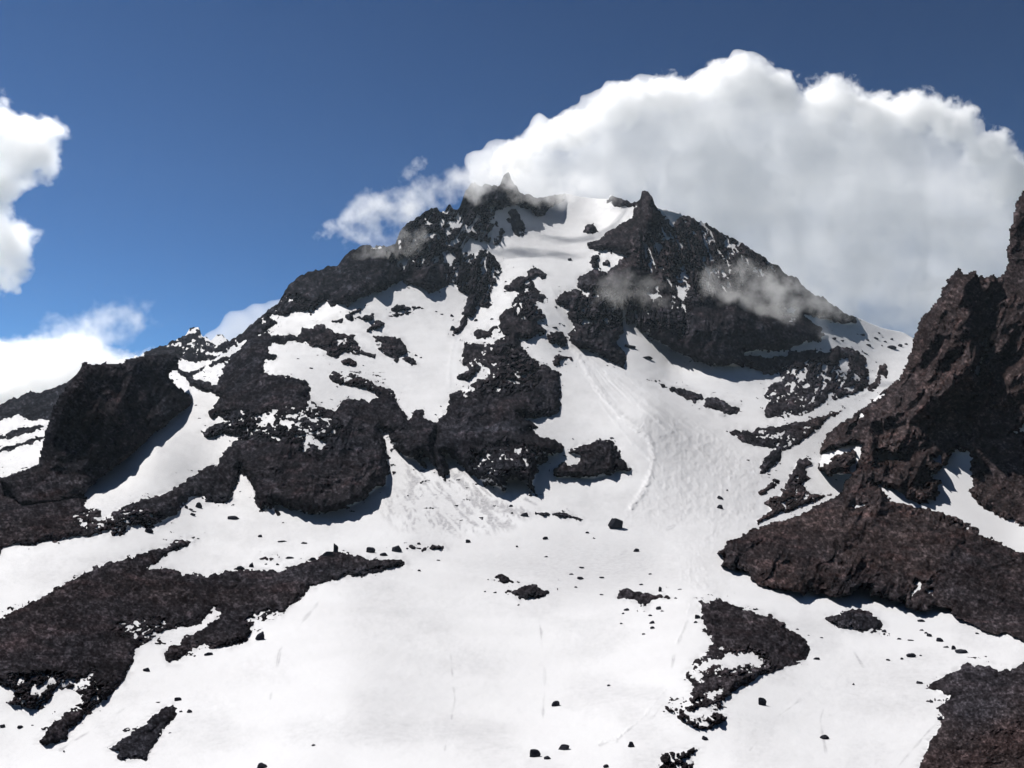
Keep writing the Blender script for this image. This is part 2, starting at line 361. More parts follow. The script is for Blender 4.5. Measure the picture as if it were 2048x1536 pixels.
# kind, label, outline.  Every outline is one rock mass; depth of the bulge in metres and its width in pixels follow.
ROCKS = [
 ("cliff", "long dark craggy ridge running up to the cloud-wrapped summit, left of the upper snowfield", 50, 60,
  "470,695 470,640 540,560 600,500 700,440 780,420 810,400 850,385 900,360 930,300 1045,290 1064,350 1110,360 1133,378 1128,402 1110,408 1100,418 1085,428 1072,431 1060,418 1045,415 1040,408 1025,412 1012,410 1005,418 995,412 987,422 988,440 998,455 1008,464 1003,478 997,488 985,492 975,485 965,482 950,478 938,478 925,497 935,510 950,507 965,500 980,500 990,512 1000,530 1003,545 998,556 990,570 985,585 980,598 984,608 972,617 957,612 948,625 938,640 930,655 918,668 903,672 905,660 918,645 926,625 932,605 938,588 915,580 908,570 893,570 880,578 865,588 855,585 845,575 825,572 803,563 790,568 765,580 740,590 722,600 705,603 695,612 683,608 672,605 663,612 655,600 640,607 625,628 612,624 600,624 588,622 572,636 555,650 538,662 520,668 500,672 480,690"),
 ("rock_rib", "narrow frosted rock rib hanging under the summit crag beside the upper snowfield", 10, 10,
  "1022,415 1035,425 1045,440 1052,466 1044,468 1040,456 1036,471 1028,470 1024,448 1016,438"),
 ("rock_outcrop", "small frosted rocks at the top edge of the upper snowfield, under the cloud", 8, 10,
  "1212,398 1222,392 1240,395 1258,400 1272,406 1270,414 1250,412 1240,419 1230,414 1222,406 1212,407"),
 ("boulder", "lone dome-shaped rock on the upper snowfield left of the pyramid peak", 14, 10,
  "1167,463 1170,455 1177,449 1186,448 1193,453 1195,462 1184,464"),
 ("cliff", "big dark pyramid-shaped peak with a pointed horn right of the upper snowfield", 150, 80,
  "1289,362 1276,398 1268,420 1262,433 1250,442 1230,457 1212,468 1200,477 1175,488 1182,497 1200,502 1210,499 1230,505 1255,512 1240,517 1232,530 1225,540 1216,552 1208,548 1200,543 1188,541 1175,545 1160,557 1157,572 1165,582 1150,580 1130,582 1115,592 1115,605 1132,620 1140,635 1147,647 1147,660 1137,670 1142,684 1150,690 1170,697 1205,712 1230,727 1247,735 1250,720 1245,705 1232,685 1245,665 1248,641 1262,647 1285,662 1305,677 1350,702 1390,720 1425,730 1462,732 1487,732 1492,720 1487,706 1512,701 1550,701 1575,699 1590,692 1612,685 1640,679 1660,671 1645,663 1635,652 1617,637 1608,630 1620,629 1643,635 1666,642 1691,650 1713,647 1715,620 1640,540 1560,480 1470,420 1400,395 1370,420 1362,434 1345,447 1332,437 1326,424 1320,405 1302,365"),
 ("rock_rib", "small cluster of dark rocks in the snow just left of the pyramid peak", 8, 8,
  "1176,520 1187,508 1200,505 1203,518 1195,527 1190,534 1180,528"),
 ("boulder", "tiny dark rock in the snow pocket left of the pyramid peak", 3, 5, "1208,528 1212,519 1219,519 1219,527 1213,531"),
 ("cliff", "tall dark spire-topped buttress in the middle, widening downward between two snow chutes", 60, 50,
  "1068,536 1079,541 1094,550 1087,555 1075,552 1065,560 1068,570 1080,585 1088,598 1090,608 1082,602 1070,596 1076,608 1086,625 1092,636 1082,640 1075,644 1082,650 1100,661 1087,667 1072,668 1062,677 1042,677 1040,688 1045,697 1062,715 1087,727 1107,737 1119,745 1120,760 1122,787 1122,807 1117,822 1095,832 1070,837 1050,830 1040,828 1050,838 1064,844 1075,855 1060,855 1070,867 1095,880 1112,880 1128,895 1127,902 1110,910 1097,910 1092,922 1075,930 1072,945 1070,957 1066,970 1071,990 1060,978 1050,963 1040,959 1022,956 1012,965 1012,987 995,976 978,968 969,972 962,962 940,945 925,932 912,922 897,911 888,908 897,925 899,942 892,950 890,960 882,950 872,940 862,900 866,880 872,862 878,838 895,822 897,807 900,792 930,780 940,772 960,760 980,743 980,736 962,737 955,750 935,760 917,757 920,750 937,742 935,732 924,730 926,700 930,686 950,684 965,687 967,697 975,692 1007,680 1012,670 1002,662 1000,645 1002,632 1022,615 1032,597 1035,585 1018,582 1012,574 1025,562 1050,552"),
 ("cliff", "broad dark lava buttress with overhanging base left of centre, above the snow basin", 60, 50,
  "432,772 450,732 467,707 475,700 487,687 500,672 520,667 535,666 542,677 575,670 595,670 605,655 625,654 630,645 650,647 655,658 670,665 700,667 710,672 715,692 732,702 750,712 747,716 725,710 700,708 682,710 670,716 655,710 650,702 640,698 625,693 612,687 590,682 575,682 560,688 548,684 540,692 537,707 548,711 552,718 545,720 530,717 527,732 528,745 545,747 565,750 590,760 607,762 620,775 615,790 625,800 637,810 650,825 672,820 695,800 722,803 755,797 747,785 725,775 705,770 687,770 662,762 657,752 667,744 690,750 715,747 712,755 745,762 775,775 790,790 800,812 820,838 828,820 845,820 850,835 870,847 874,850 874,880 870,905 874,930 867,937 860,922 842,905 832,910 845,922 852,937 840,930 826,918 812,917 800,905 790,897 778,880 770,868 760,860 768,880 772,895 777,912 777,942 772,972 755,975 742,985 728,998 712,1007 675,1020 632,1027 610,1025 592,1018 580,1012 582,1021 572,1015 556,1006 547,1003 558,1028 540,1018 530,1013 521,1019 512,1005 508,985 500,965 480,935 475,967 467,975 467,997 450,1003 440,985 430,950 440,918 445,910 455,893 470,880 482,870 447,866 425,876 408,874 400,865 415,853 440,850 455,843 437,834 422,838 415,828 428,808 442,795 425,783 398,780 385,770 357,747 352,735 370,742 390,757 420,768"),
 ("slope", "dark scree slope on the left at the foot of the blocky cliff", 45, 70,
  "-340,1180 -340,985 0,958 60,935 90,925 170,960 166,985 177,1000 165,1012 175,1022 200,1022 205,1036 237,1017 262,1007 300,997 350,977 375,960 400,942 425,930 445,940 460,970 467,997 450,1003 437,1005 412,1002 405,992 390,995 365,1007 362,1020 337,1037 320,1045 300,1055 282,1047 262,1052 250,1065 225,1072 217,1062 175,1075 150,1075 125,1080 85,1082 70,1090 32,1090 7,1097 0,1110 -340,1225"),
 ("rock_outcrop", "dark ragged rocks on the snow right of the broad buttress's top, larger of two neighbours", 12, 15,
  "745,672 775,671 802,675 810,692 817,705 800,712 795,720 775,712 755,700 752,695 768,687 750,679"),
 ("rock_outcrop", "dark ragged rock just below and right of the larger one near the broad buttress's top", 8, 10,
  "805,717 825,715 835,725 837,731 820,727"),
 ("rock_outcrop", "small dark rock in the speckled snow of the upper left slope", 5, 8, "685,724 691,719 700,719 712,727 711,731 700,731"),
 ("rock_outcrop", "triangular grey rock alone on the bright upper left snowfield", 10, 12, "726,664 740,652 750,642 760,641 768,650 760,658 740,662"),
 ("rock_band", "thin dark rock band crossing the upper left snowfield under the long ridge", 8, 8,
  "660,643 690,633 700,623 715,618 731,612 720,622 706,630 728,633 752,631 745,638 720,640 690,638 672,645"),
 ("rock_band", "thin grey streak of stones, upper of two in the bright left snowfield", 3, 4, "785,617 800,612 830,613 847,616 820,619 795,621"),
 ("rock_band", "thin grey streak of stones, lower of two in the bright left snowfield", 3, 4, "768,633 800,627 822,624 800,632 775,636"),
 ("rock_outcrop", "flat dark outcrop in the snow left of the spire-topped buttress", 8, 10, "948,665 955,658 975,660 985,652 1000,651 985,662 978,672 955,673"),
 ("boulder", "rounded dark crag blocking the foot of the steep snow chute", 16, 14, "1095,677 1102,663 1115,660 1127,668 1133,680 1128,691 1110,686"),
 ("rock_outcrop", "small ragged rock at the left edge of the avalanche tracks", 5, 7, "1100,727 1110,722 1113,712 1122,707 1140,714 1145,720 1128,717 1118,723 1117,733"),
 ("rock_outcrop", "big dark humped crag with a low tail standing alone in the snow basin", 40, 24,
  "1135,905 1145,896 1157,890 1175,889 1200,880 1220,885 1237,900 1240,917 1257,930 1266,940 1260,945 1235,942 1212,950 1185,957 1150,953 1115,955 1105,945 1110,936 1125,926 1135,930 1155,930 1162,915 1145,909"),
 ("rock_band", "long thin dark rock band slanting across the snow right of the avalanche tracks", 10, 10,
  "1295,760 1312,759 1340,770 1370,780 1400,792 1405,797 1390,800 1360,790 1335,780 1310,767"),
 ("rock_outcrop", "dark lens-shaped rock at the lower end of the slanting rock band", 12, 12,
  "1415,796 1437,799 1465,811 1477,812 1477,820 1465,825 1447,830 1425,820 1410,812"),
 ("slope", "dark scree apron below the pyramid peak's right foot, dotted with snow", 30, 50,
  "1487,712 1515,707 1535,715 1575,712 1580,705 1615,700 1650,702 1670,692 1697,696 1716,702 1733,722 1738,740 1736,767 1726,782 1698,792 1661,802 1643,812 1611,827 1586,832 1561,836 1535,834 1530,820 1537,800 1527,790 1545,767 1562,762 1560,747 1545,750 1525,745 1505,738 1490,730"),
 ("rock_rib", "small dark rib between two snow streaks beside the right-hand tower", 10, 10,
  "1756,732 1768,729 1778,745 1772,754 1761,752 1758,770 1741,782 1726,792 1706,800 1721,790 1736,780 1748,762"),
 ("slope", "dark scree band pointing left into the snow under the scree apron", 18, 24,
  "1453,864 1475,859 1490,861 1505,866 1515,857 1575,850 1612,842 1650,832 1685,818 1692,818 1676,827 1653,840 1643,855 1636,865 1611,874 1598,887 1568,902 1561,917 1553,929 1536,941 1520,947 1525,925 1535,912 1550,897 1525,895 1512,890 1495,885 1475,875"),
 ("rock_rib", "dark streak of rock low in the snow gully beside the mound", 5, 6, "1515,987 1537,972 1550,959 1556,962 1542,977 1522,988"),
 ("slope", "dark wedge of scree between two snow gullies above the brown mound", 18, 20,
  "1597,917 1612,917 1632,925 1612,937 1615,957 1603,970 1625,990 1662,990 1635,997 1612,1010 1595,1017 1562,1025 1535,1037 1517,1047 1510,1042 1542,1022 1533,1007 1540,997 1562,987 1575,962 1587,937"),
 ("rock_outcrop", "oval dark stony island in the snow below the brown mound", 10, 22,
  "1653,1235 1676,1227 1706,1217 1731,1220 1756,1232 1766,1250 1756,1262 1721,1261 1686,1255 1663,1247"),
 ("scree_patch", "large dark stony patch in the lower right snow, half covered by a snow band", 9, 30,
  "1392,1199 1425,1203 1442,1199 1462,1212 1500,1222 1530,1234 1542,1229 1555,1242 1577,1244 1570,1254 1600,1272 1610,1284 1619,1299 1610,1317 1575,1337 1542,1347 1520,1349 1510,1362 1482,1374 1460,1382 1462,1389 1450,1402 1445,1417 1425,1417 1450,1429 1457,1432 1445,1444 1415,1457 1385,1456 1370,1447 1360,1439 1350,1427 1330,1422 1332,1414 1360,1419 1365,1407 1385,1399 1385,1384 1390,1372 1375,1359 1370,1352 1390,1337 1390,1322 1415,1299 1425,1287 1422,1272 1410,1254 1405,1234 1400,1214"),
 ("scree_patch", "dark stony patch cut by the photo's lower edge, below the large stony patch", 5, 14,
  "1325,1512 1345,1506 1370,1502 1390,1494 1398,1499 1383,1512 1386,1527 1370,1560 1330,1600 1300,1600 1322,1560 1320,1530"),
 ("scree_patch", "jagged dark rocks in the snow just left of the large stony patch's top", 4, 10,
  "1235,1192 1247,1180 1272,1182 1300,1190 1325,1190 1336,1194 1322,1200 1305,1200 1305,1206 1292,1212 1275,1205 1270,1197 1245,1195"),
 ("scree_patch", "small dark rock patch mid-basin, upper left of a pair", 4, 9, "984,1154 1002,1150 1017,1155 1022,1161 1040,1164 1025,1167 1005,1165 995,1159"),
 ("scree_patch", "dark rock patch mid-basin, lower right of a pair", 5, 10,
  "1012,1185 1037,1177 1052,1171 1070,1172 1082,1181 1110,1184 1080,1191 1060,1196 1040,1199 1030,1190"),
 ("slope", "dark brown gravel slope in the lower right corner", 28, 80,
  "1853,1377 1868,1362 1898,1347 1938,1329 1961,1332 1981,1330 1998,1338 2031,1338 2048,1330 2150,1300 2440,1250 2440,2100 1700,2100 1790,1640 1843,1527 1851,1507 1858,1482 1881,1452 1886,1434 1878,1414 1898,1392 1873,1382"),
 ("moraine", "long dark reddish moraine reaching from the left edge into the snow basin", 22, 55,
  "0,1236 50,1212 100,1185 150,1157 175,1140 220,1122 262,1115 312,1097 362,1080 394,1076 390,1084 370,1095 345,1102 322,1120 297,1137 350,1140 370,1150 425,1152 480,1136 492,1140 525,1142 562,1142 595,1130 625,1120 645,1112 657,1104 682,1107 720,1113 735,1119 762,1117 800,1115 822,1125 787,1135 750,1147 712,1150 662,1162 620,1172 612,1185 590,1205 560,1227 540,1235 512,1242 507,1265 495,1281 462,1292 430,1297 412,1291 387,1297 362,1314 355,1324 337,1324 332,1309 337,1294 357,1287 367,1274 400,1264 425,1244 445,1227 427,1214 412,1237 387,1249 337,1259 317,1272 312,1282 282,1283 270,1297 267,1322 257,1344 250,1359 225,1384 200,1409 162,1439 140,1459 135,1479 100,1489 77,1484 92,1472 92,1459 130,1429 162,1402 160,1389 145,1372 112,1377 95,1402 62,1419 35,1412 12,1407 32,1394 20,1372 0,1369 -340,1480 -340,1380"),
 ("scree_patch", "dark elongated stony island in the lower left snow", 8, 18,
  "217,1497 245,1477 287,1452 305,1429 335,1414 345,1411 352,1422 345,1437 330,1454 320,1474 305,1494 295,1518 270,1514 240,1520 236,1504"),
 ("rock_band", "short low band of dark rocks right of the moraine's tip", 3, 6, "822,1094 862,1091 890,1091 897,1097 865,1097 845,1104 835,1099"),
 ("rock_band", "two joined low dark rocks on the snow above the moraine", 3, 6, "519,1118 540,1114 555,1110 561,1116 542,1122"),
 ("rock_band", "thin line of stones in the snow below the broad buttresses", 2, 4, "1072,1026 1110,1028 1142,1029 1160,1036 1180,1042 1152,1042 1145,1037 1110,1032"),
 ("peak", "distant craggy peak with snowy gullies at the far left skyline", 40, 30,
  "290,745 290,640 370,620 490,600 490,672 482,684 470,690 445,705 425,716 405,722 388,726 372,718 358,722"),
 ("slope", "distant dark wooded-looking ridge slope at the left edge", 30, 30,
  "-340,960 -340,700 0,770 100,740 200,690 230,760 175,830 107,838 75,840 45,838 40,826 0,842 -340,880"),
 ("rock_band", "thin grey rock strip across the far left snow slope, upper of two", 4, 5, "-340,890 0,872 50,854 100,846 110,852 50,866 0,882 -340,905"),
 ("rock_band", "thin grey rock strip across the far left snow slope, lower of two", 4, 5, "-340,930 0,897 50,882 95,869 100,876 50,890 0,905 -340,945"),
 ("rock_band", "thin grey strip in the snow slope between the blocky cliff and the far peak", 3, 4, "382,746 420,728 465,712 464,717 420,733 385,749"),
]

SNOW = [ # patches of snow lying on the rock masses
 "884,502 893,510 900,505 912,502 910,515 905,528 898,532 890,522","870,425 880,432 900,440 912,442 911,450 902,460 897,475 893,486 889,470 890,455 902,447 890,441 878,436",
 "843,470 860,465 875,463 885,470 870,475 850,476","898,487 920,477 918,485 905,493","743,496 768,491 765,497 750,499","972,415 990,412 988,440 1000,460 996,468 986,450 980,432",
 "1358,570 1379,570 1372,587 1367,603 1359,593 1353,582","1358,535 1371,531 1366,542","1362,552 1374,563 1370,566 1360,556","1446,480 1456,479 1457,494 1450,493","1287,580 1310,587 1321,592 1305,603 1296,590",
 "1223,608 1232,609 1232,618 1224,617","1161,637 1170,635 1187,641 1182,645 1170,647","1560,616 1590,619 1588,627 1570,625","1568,630 1592,634 1582,640","1310,405 1330,408 1362,430 1350,440 1345,452 1333,437 1322,424",
 "1450,455 1470,468 1462,470","1367,605 1372,618 1370,655 1366,670 1368,630",
 "513,848 530,830 545,827 551,838 540,845 528,857","553,835 575,840 588,846 580,855 565,850","608,858 622,861 630,875 640,880 652,885 640,898 628,886 616,888 613,906 608,902 609,880","617,805 630,810 637,818 622,819",
 "1682,717 1695,716 1697,732 1688,748 1679,743","1583,764 1597,767 1586,782 1578,786","1607,772 1618,768 1613,778","1622,782 1637,774 1636,786 1627,788","1706,756 1711,746 1717,749 1712,761",
 "1562,876 1583,869 1577,878","1551,888 1560,884 1556,892","1569,1013 1586,1006 1578,1014",
 "1390,1332 1405,1325 1435,1317 1457,1306 1495,1301 1515,1312 1525,1327 1517,1337 1495,1328 1462,1338 1425,1333 1405,1343","1385,1336 1410,1340 1400,1362 1378,1356","1410,1384 1445,1378 1440,1392 1412,1396","1365,1425 1410,1412 1440,1420 1415,1432 1385,1438",
 "403,670 432,670 440,662 452,680 440,692 430,696 422,682 412,692","360,712 372,716 366,723 357,720","345,690 362,680 366,686 350,695",
 "268,1240 282,1243 278,1252 268,1247","155,1370 180,1352 186,1344 175,1368 158,1376","70,1380 95,1360 100,1372 80,1385","118,1368 140,1360 138,1372 122,1376","25,1360 45,1352 42,1366 26,1370","770,866 776,868 788,893 794,900 788,899 776,882",
 "920,790 933,783 930,790","937,774 950,768 948,775 938,779",
]

# left cliff block and right tower stand in front of what is behind them
BLOCK = "-2,961 20,952 78,930 84,905 92,868 108,815 122,785 138,770 160,738 172,728 200,731 245,724 275,716 320,709 352,711 356,722 355,735 338,744 338,752 352,775 366,784 380,795 382,808 372,822 350,832 338,848 310,865 295,880 262,912 215,945 190,965 165,990 120,1010 40,1010"
T_BLOCK = [(0,960,740),(80,930,790),(100,850,800),(160,740,880),(350,715,1380),(380,800,1310),(340,850,1080),(260,910,865),(165,990,700),(60,1010,665),(220,820,905),(110,1000,690)]

RIGHT = "1430,1107 1460,1082 1470,1075 1500,1060 1536,1047 1573,1037 1618,1022 1648,1007 1666,997 1686,982 1691,962 1701,952 1702,949 1680,948 1656,950 1634,938 1640,918 1641,900 1645,885 1653,870 1676,850 1700,838 1720,824 1731,812 1748,800 1768,783 1786,767 1798,760 1811,737 1823,705 1831,670 1838,652 1851,630 1866,612 1881,595 1886,577 1906,550 1912,541 1919,540 1926,552 1941,546 1951,545 1961,552 1980,554 1993,557 2008,548 2016,530 2017,500 2021,472 2028,430 2036,405 2046,388 2060,370 2150,300 2440,180 2440,1420 2048,1285 2011,1265 1981,1267 1961,1260 1941,1247 1911,1237 1901,1220 1876,1210 1851,1227 1831,1225 1808,1215 1811,1200 1791,1207 1771,1197 1738,1190 1743,1177 1721,1175 1711,1182 1697,1192 1682,1197 1662,1197 1647,1185 1632,1184 1615,1182 1607,1190 1575,1182 1522,1175 1502,1157 1500,1147 1485,1140 1460,1140 1440,1132 1445,1115"
T_RIGHT = [(1435,1107,606),(1500,1155,531),(1600,1187,493),(1680,1196,490),(1780,1205,485),(1910,1235,444),(2048,1285,367),(2350,1380,330),(1550,1100,600),(1700,1100,615),(1900,1150,560),
 (1500,1060,700),(1600,1028,760),(1690,985,830),(1850,1030,760),(2048,1100,680),(2048,1200,540),(1760,975,850),(1700,900,1040),(1645,900,1150),(1720,830,1290),(1800,765,1340),(1830,680,1290),(1880,600,1180),(1915,545,1190),
 (1800,900,960),(1900,900,900),(1950,850,900),(2048,850,850),(1960,960,850),(2048,1040,760),(1870,800,1020),(1930,700,1080),(2000,600,1100),(2040,400,1150),(2020,500,1120),(2350,600,900),(2350,1000,600),(2350,250,1100)]
R_SNOW = [
 "1645,907 1676,897 1711,883 1722,890 1724,908 1717,928 1706,943 1700,940 1713,914 1708,896 1676,911 1640,934 1636,925","1656,950 1680,945 1700,950 1690,955",
 "1903,902 1921,900 1938,907 1946,917 1936,935 1946,965 1938,982 1948,1000 1968,1015 2011,1037 2048,1050 2440,1200 2440,1290 2048,1107 2011,1092 1986,1080 1936,1057 1910,1046 1952,1058 1926,1043 1886,1025 1836,1017 1811,1010 1786,1000 1768,982 1748,970 1761,969 1786,980 1808,987 1813,997 1836,1005 1871,1000 1878,987 1878,965 1866,955 1851,937 1871,945 1881,937 1893,925",
 "1753,913 1768,905 1798,910 1796,917 1770,916 1756,920","1869,917 1883,914 1881,926 1872,924","1708,1010 1731,1008 1732,1014 1710,1016","1966,677 1972,680 1971,692 1967,688","1944,742 1958,727 1966,711 1969,714 1962,740 1955,751",
 "2016,868 2048,850 2100,840 2100,868 2048,868","1833,1161 1842,1166 1841,1178 1832,1190 1823,1196 1822,1186 1829,1176","1853,1166 1864,1164 1860,1170","1857,1182 1866,1178 1865,1187","1700,866 1716,838 1722,828 1726,832 1712,846","1735,808 1760,790 1766,788 1752,802"]

# big cloud and the others: centre px, py, distance, radius in px
TONE = [(250,1220,.5),(60,1220,.6),(500,1180,.35),(150,1350,.35),(150,1050,.35),(300,1000,.15),(200,850,.35),(650,900,.12),(560,780,.2),(690,990,.3),(680,690,.45),(950,800,.25),(980,900,.0),(450,800,.1),
 (700,580,.0),(900,540,.15),(980,420,.0),(1060,620,.3),(1300,520,.5),(1480,560,.35),(1350,660,.15),(1600,650,.2),(1200,600,.2),(1640,760,.15),(1560,870,.15),(1200,920,.2),(1500,1250,.35),(1720,1240,.1),(1600,1150,.75),
 (1600,1060,.85),(1750,1060,.95),(1900,1150,.45),(1860,1120,.9),(2000,1200,.5),(1850,950,.95),(1800,850,.85),(1900,720,1.0),(1950,620,.8),(2000,980,.9),(1950,1400,.3),(2000,1500,.95),(1900,1500,.8),(290,1460,.15),(400,680,.0),(50,800,.0),(1660,880,.8)]

# loose boulders: px, py of the foot, width px, height px
BOULDERS = [
 (1230,1057,40,24,"large dark angular boulder alone in the middle of the snow basin, below the humped crag"),
 (1049,1033,20,11,"twin-topped dark boulder at the foot of the streaked snow fan"),(1022,1014,10,6,"small dark boulder above the twin-topped boulder"),(1024,1028,6,5,None),
 (1090,1079,13,6,"low dark boulder in the basin left of the large angular boulder"),(936,1086,12,8,"small pointed dark rock between the fan and the short rock band"),
 (838,1090,9,6,None),(1174,1067,10,5,"small flat rock just below left of the large angular boulder"),(1188,1078,8,4,None),(1273,1104,15,8,"small triangular boulder right of the basin's centre"),
 (1163,1137,15,5,"upper of two flat dark stones stacked below the basin's centre"),(1160,1159,17,6,"lower of two flat dark stones stacked below the basin's centre"),(1203,1157,13,5,"flat dark stone right of the stacked pair"),
 (1143,1150,12,4,None),(1152,1176,9,4,None),(1092,1115,10,4,None),(1034,1095,7,5,None),(1203,1191,10,4,None),(970,1185,6,4,None),(990,1187,9,4,None),(876,1122,12,3,"flat stone below the short rock band"),(838,1143,8,5,None),
 (1440,999,16,8,"upper of two dark rocks on the avalanche debris"),(1440,1018,14,9,"lower of two dark rocks on the avalanche debris"),(1496,922,8,4,None),(1454,982,6,4,None),
 (1300,1150,7,4,None),(1283,1171,12,4,None),(1320,1184,9,12,"dark upright stone in the dirty snow lump"),(1352,1198,10,4,None),(1360,1180,12,3,None),
 (1253,1222,13,6,"curved dark stone below the jagged rocks"),(1246,1229,6,5,None),(1317,1220,14,9,"paired dark rocks right below the jagged rocks"),(1324,1224,9,4,None),(1301,1233,10,5,"topmost small stone in the row of three beside the big stony patch"),
 (1304,1248,13,7,"middle dark stone in the row of three beside the big stony patch"),(1305,1258,13,6,"lowest dark stone in the row of three beside the big stony patch"),(1287,1270,9,4,None),(1243,1249,8,4,None),
 (1395,1238,12,10,"dark round boulder left of the big stony patch's shoulder"),(1391,1247,9,6,None),(1509,1221,6,4,None),(1594,1260,9,4,None),(1617,1272,7,3,None),(1643,1277,8,3,None),
 (1633,1320,14,6,"flat dark stone right of the big stony patch"),(1525,1411,22,16,"dark boulder with thin spurs right of the stony patch's lower end"),(1650,1478,22,9,"oval dark rock low in the right snowfield"),(1218,1373,10,4,None),
 (1410,1480,18,10,"tilted dark rock just under the big stony patch"),(1262,1495,14,12,"small spiky dark rock left of the bottom stony patch"),(1212,1536,12,8,None),(1111,1412,22,12,"dark boulder alone in the lower middle snow"),
 (1070,1514,26,18,"dark boulder at the photo's bottom, bigger left one of three"),(1128,1500,26,12,"dark thin-shaped rock at the photo's bottom, upper right of three"),(1095,1519,16,7,"dark low rock at the photo's bottom, middle of three"),
 (524,1536,30,12,"dark boulder top showing at the photo's bottom edge, left of centre"),(627,1492,10,4,None),(293,1343,16,8,"oval dark rock in the snow beside the moraine's lower arm"),(417,1311,18,7,"flat dark stone under the moraine's hooked arm"),
 (356,1402,17,8,"dark stone above the elongated stony island"),(378,1426,13,8,"small dark stone right of the elongated stony island"),(362,1425,9,4,None),(520,1280,26,18,"dark triangular boulder at the moraine's lower edge"),(340,1467,8,3,None),
 (5,1455,16,7,None),(40,1457,12,6,None),(65,1452,6,3,None),(186,1388,12,5,None),
 (467,1039,24,9,"flat dark rock in the snow between the scree slope and the moraine"),(372,1017,11,10,"left of three dark stones by the scree slope's lower edge"),(397,1016,16,12,"right bigger of three dark stones by the scree slope's lower edge"),(385,1032,12,7,"lowest of three dark stones by the scree slope's lower edge"),
 (297,1066,18,10,"dark rock just off the scree slope's lower edge"),(520,1075,12,6,"small stone above the moraine's middle"),(565,1084,22,4,None),(608,1088,14,5,None),
 (503,1135,14,12,"dark upright boulder on the moraine's crest, leftmost"),(480,1140,22,10,"low dark boulder on the moraine's crest beside the upright one"),(672,1106,16,22,"dark pointed boulder standing tallest on the moraine's crest"),(655,1114,24,14,"blocky dark boulder left of the pointed one on the moraine's crest"),
 (742,1106,22,16,"dark conical boulder above the moraine's tip"),(768,1112,20,9,"low dark rock between the conical and the square boulder"),(794,1104,22,15,"square grey-topped boulder above the moraine's tip"),(555,1131,10,6,None),(580,1117,24,4,None),(532,1130,8,4,None),(625,1122,14,8,None),
 (1768,1265,12,6,"small stone at the lower right tip of the oval stony island"),(1798,1280,12,5,"flat stone right of the oval stony island"),(1820,1282,14,4,None),(1843,1262,10,4,None),(1852,1268,9,5,None),(1859,1274,10,8,"small conical stone below the brown mound's right edge"),
 (1880,1284,18,9,"dark stone in the trail leading right below the mound"),(1892,1296,12,5,None),(1907,1300,12,10,"dark stone just left of the double boulder"),(1925,1307,34,10,"dark low double boulder in the right snow below the mound"),(1955,1269,11,5,None),
 (1842,1244,22,6,None),(1822,1315,26,9,"dark splayed rock in the right snow above the corner slope"),(1777,1322,12,5,None),(1804,1320,8,5,None),(1841,1313,8,4,None),(1838,1368,14,7,"dark stone left of the corner slope's tip"),(1707,1371,7,5,None),(1863,1406,10,6,"small stone in the snow bay of the corner slope"),
 (1880,1441,12,8,None),(1600,947,8,5,None),(1255,665,0,0,None),
 (1260,696,26,8,"dark low rock lying in the blue shadow left of the pyramid's foot"),(1295,718,26,7,"short line of dark stones right of the shadow on the snow"),
 (1142,451,0,0,None),(1140,522,10,7,"small pair of rocks in the middle of the upper snowfield"),(740,707,0,0,None),(832,713,9,5,None),(842,717,6,4,None),(622,738,9,4,None),(596,719,7,3,None),(549,716,12,9,"small dark rock at the top of the broad buttress's snowfield"),
 (905,662,12,12,None),(1110,657,14,4,None),(1093,652,8,4,None),(1165,683,0,0,None),(875,1,0,0,None),(952,643,12,6,None),(984,640,10,4,None),(930,1,0,0,None),
 (392,812,7,3,None),(399,838,7,3,None),(872,625,7,4,None),(884,630,7,4,None),(904,634,9,6,None),
 (1668,679,14,5,None),(1684,683,10,4,None),(1738,693,14,6,"small rock in the sprinkle left of the right-hand tower's edge"),(1783,698,22,8,"dark rock group high on the snow beside the right-hand tower"),(1800,694,14,8,None),(1725,672,12,6,None),(1752,679,14,6,None),(1770,685,8,4,None),(1758,668,8,4,None),(1783,680,8,4,None),(1812,690,8,5,None),(1735,682,10,4,None),
]
BOULDERS = [b for b in BOULDERS if b[2] > 0]

# ------------------------------------------------------------------ terrain
RES = 1.8
BK = 0.42
def axis(lo, a, b, hi, fine, coarse):
    l = np.arange(lo, a, coarse); mid = np.arange(a, b, fine); r = np.arange(b, hi + coarse, coarse)
    return np.concatenate([l, mid, r])

LAM = [0.5 * 1.7 ** k for k in range(11)]       # 0.5 m ... 100 m
def ragged(X, Y, seed, k=1.0):
    return k * sum(vn2(X / l + 3.3 * i, Y * 1.25 / l + 9.1 * i, seed + i) * g for i, (l, g) in enumerate(((24, 2.6), (13, 2.6), (7, 2.6), (4.2, 2.1), (2.7, 1.2))))

def relief(X, Y, lams, seed, ky=1.0, ridged=False, shear=0.0, pw=1.0):
    """Rock relief per unit of sampling distance; wavelengths follow the size things have at that range."""
    out = np.zeros(X.shape)
    for k, lam in enumerate(lams):
        n = vn2((X + shear * Y) / lam + 13.1 * k, Y * ky / lam + 7.7 * k, seed + k * 5)
        if ridged: n = 1 - 2 * np.abs(n)
        out += n * lam ** pw
    return out
def mottle(X, Y, seed):
    """Fine light and dark patchwork, -1..1: single stones, ledges and faces of the rock."""
    return np.clip(sum(vn2(X / l, Y * 1.15 / l, seed + i) * g for i, (l, g) in enumerate(((2.5, .55), (4.1, .5), (8, .4), (17, .25)))), -1, 1)
PXL = [3.4, 5.8, 10, 17, 30, 52, 90]

def prof(x):
    x = np.clip(x, 0, 1)
    return 1 - (1 - x) ** 2

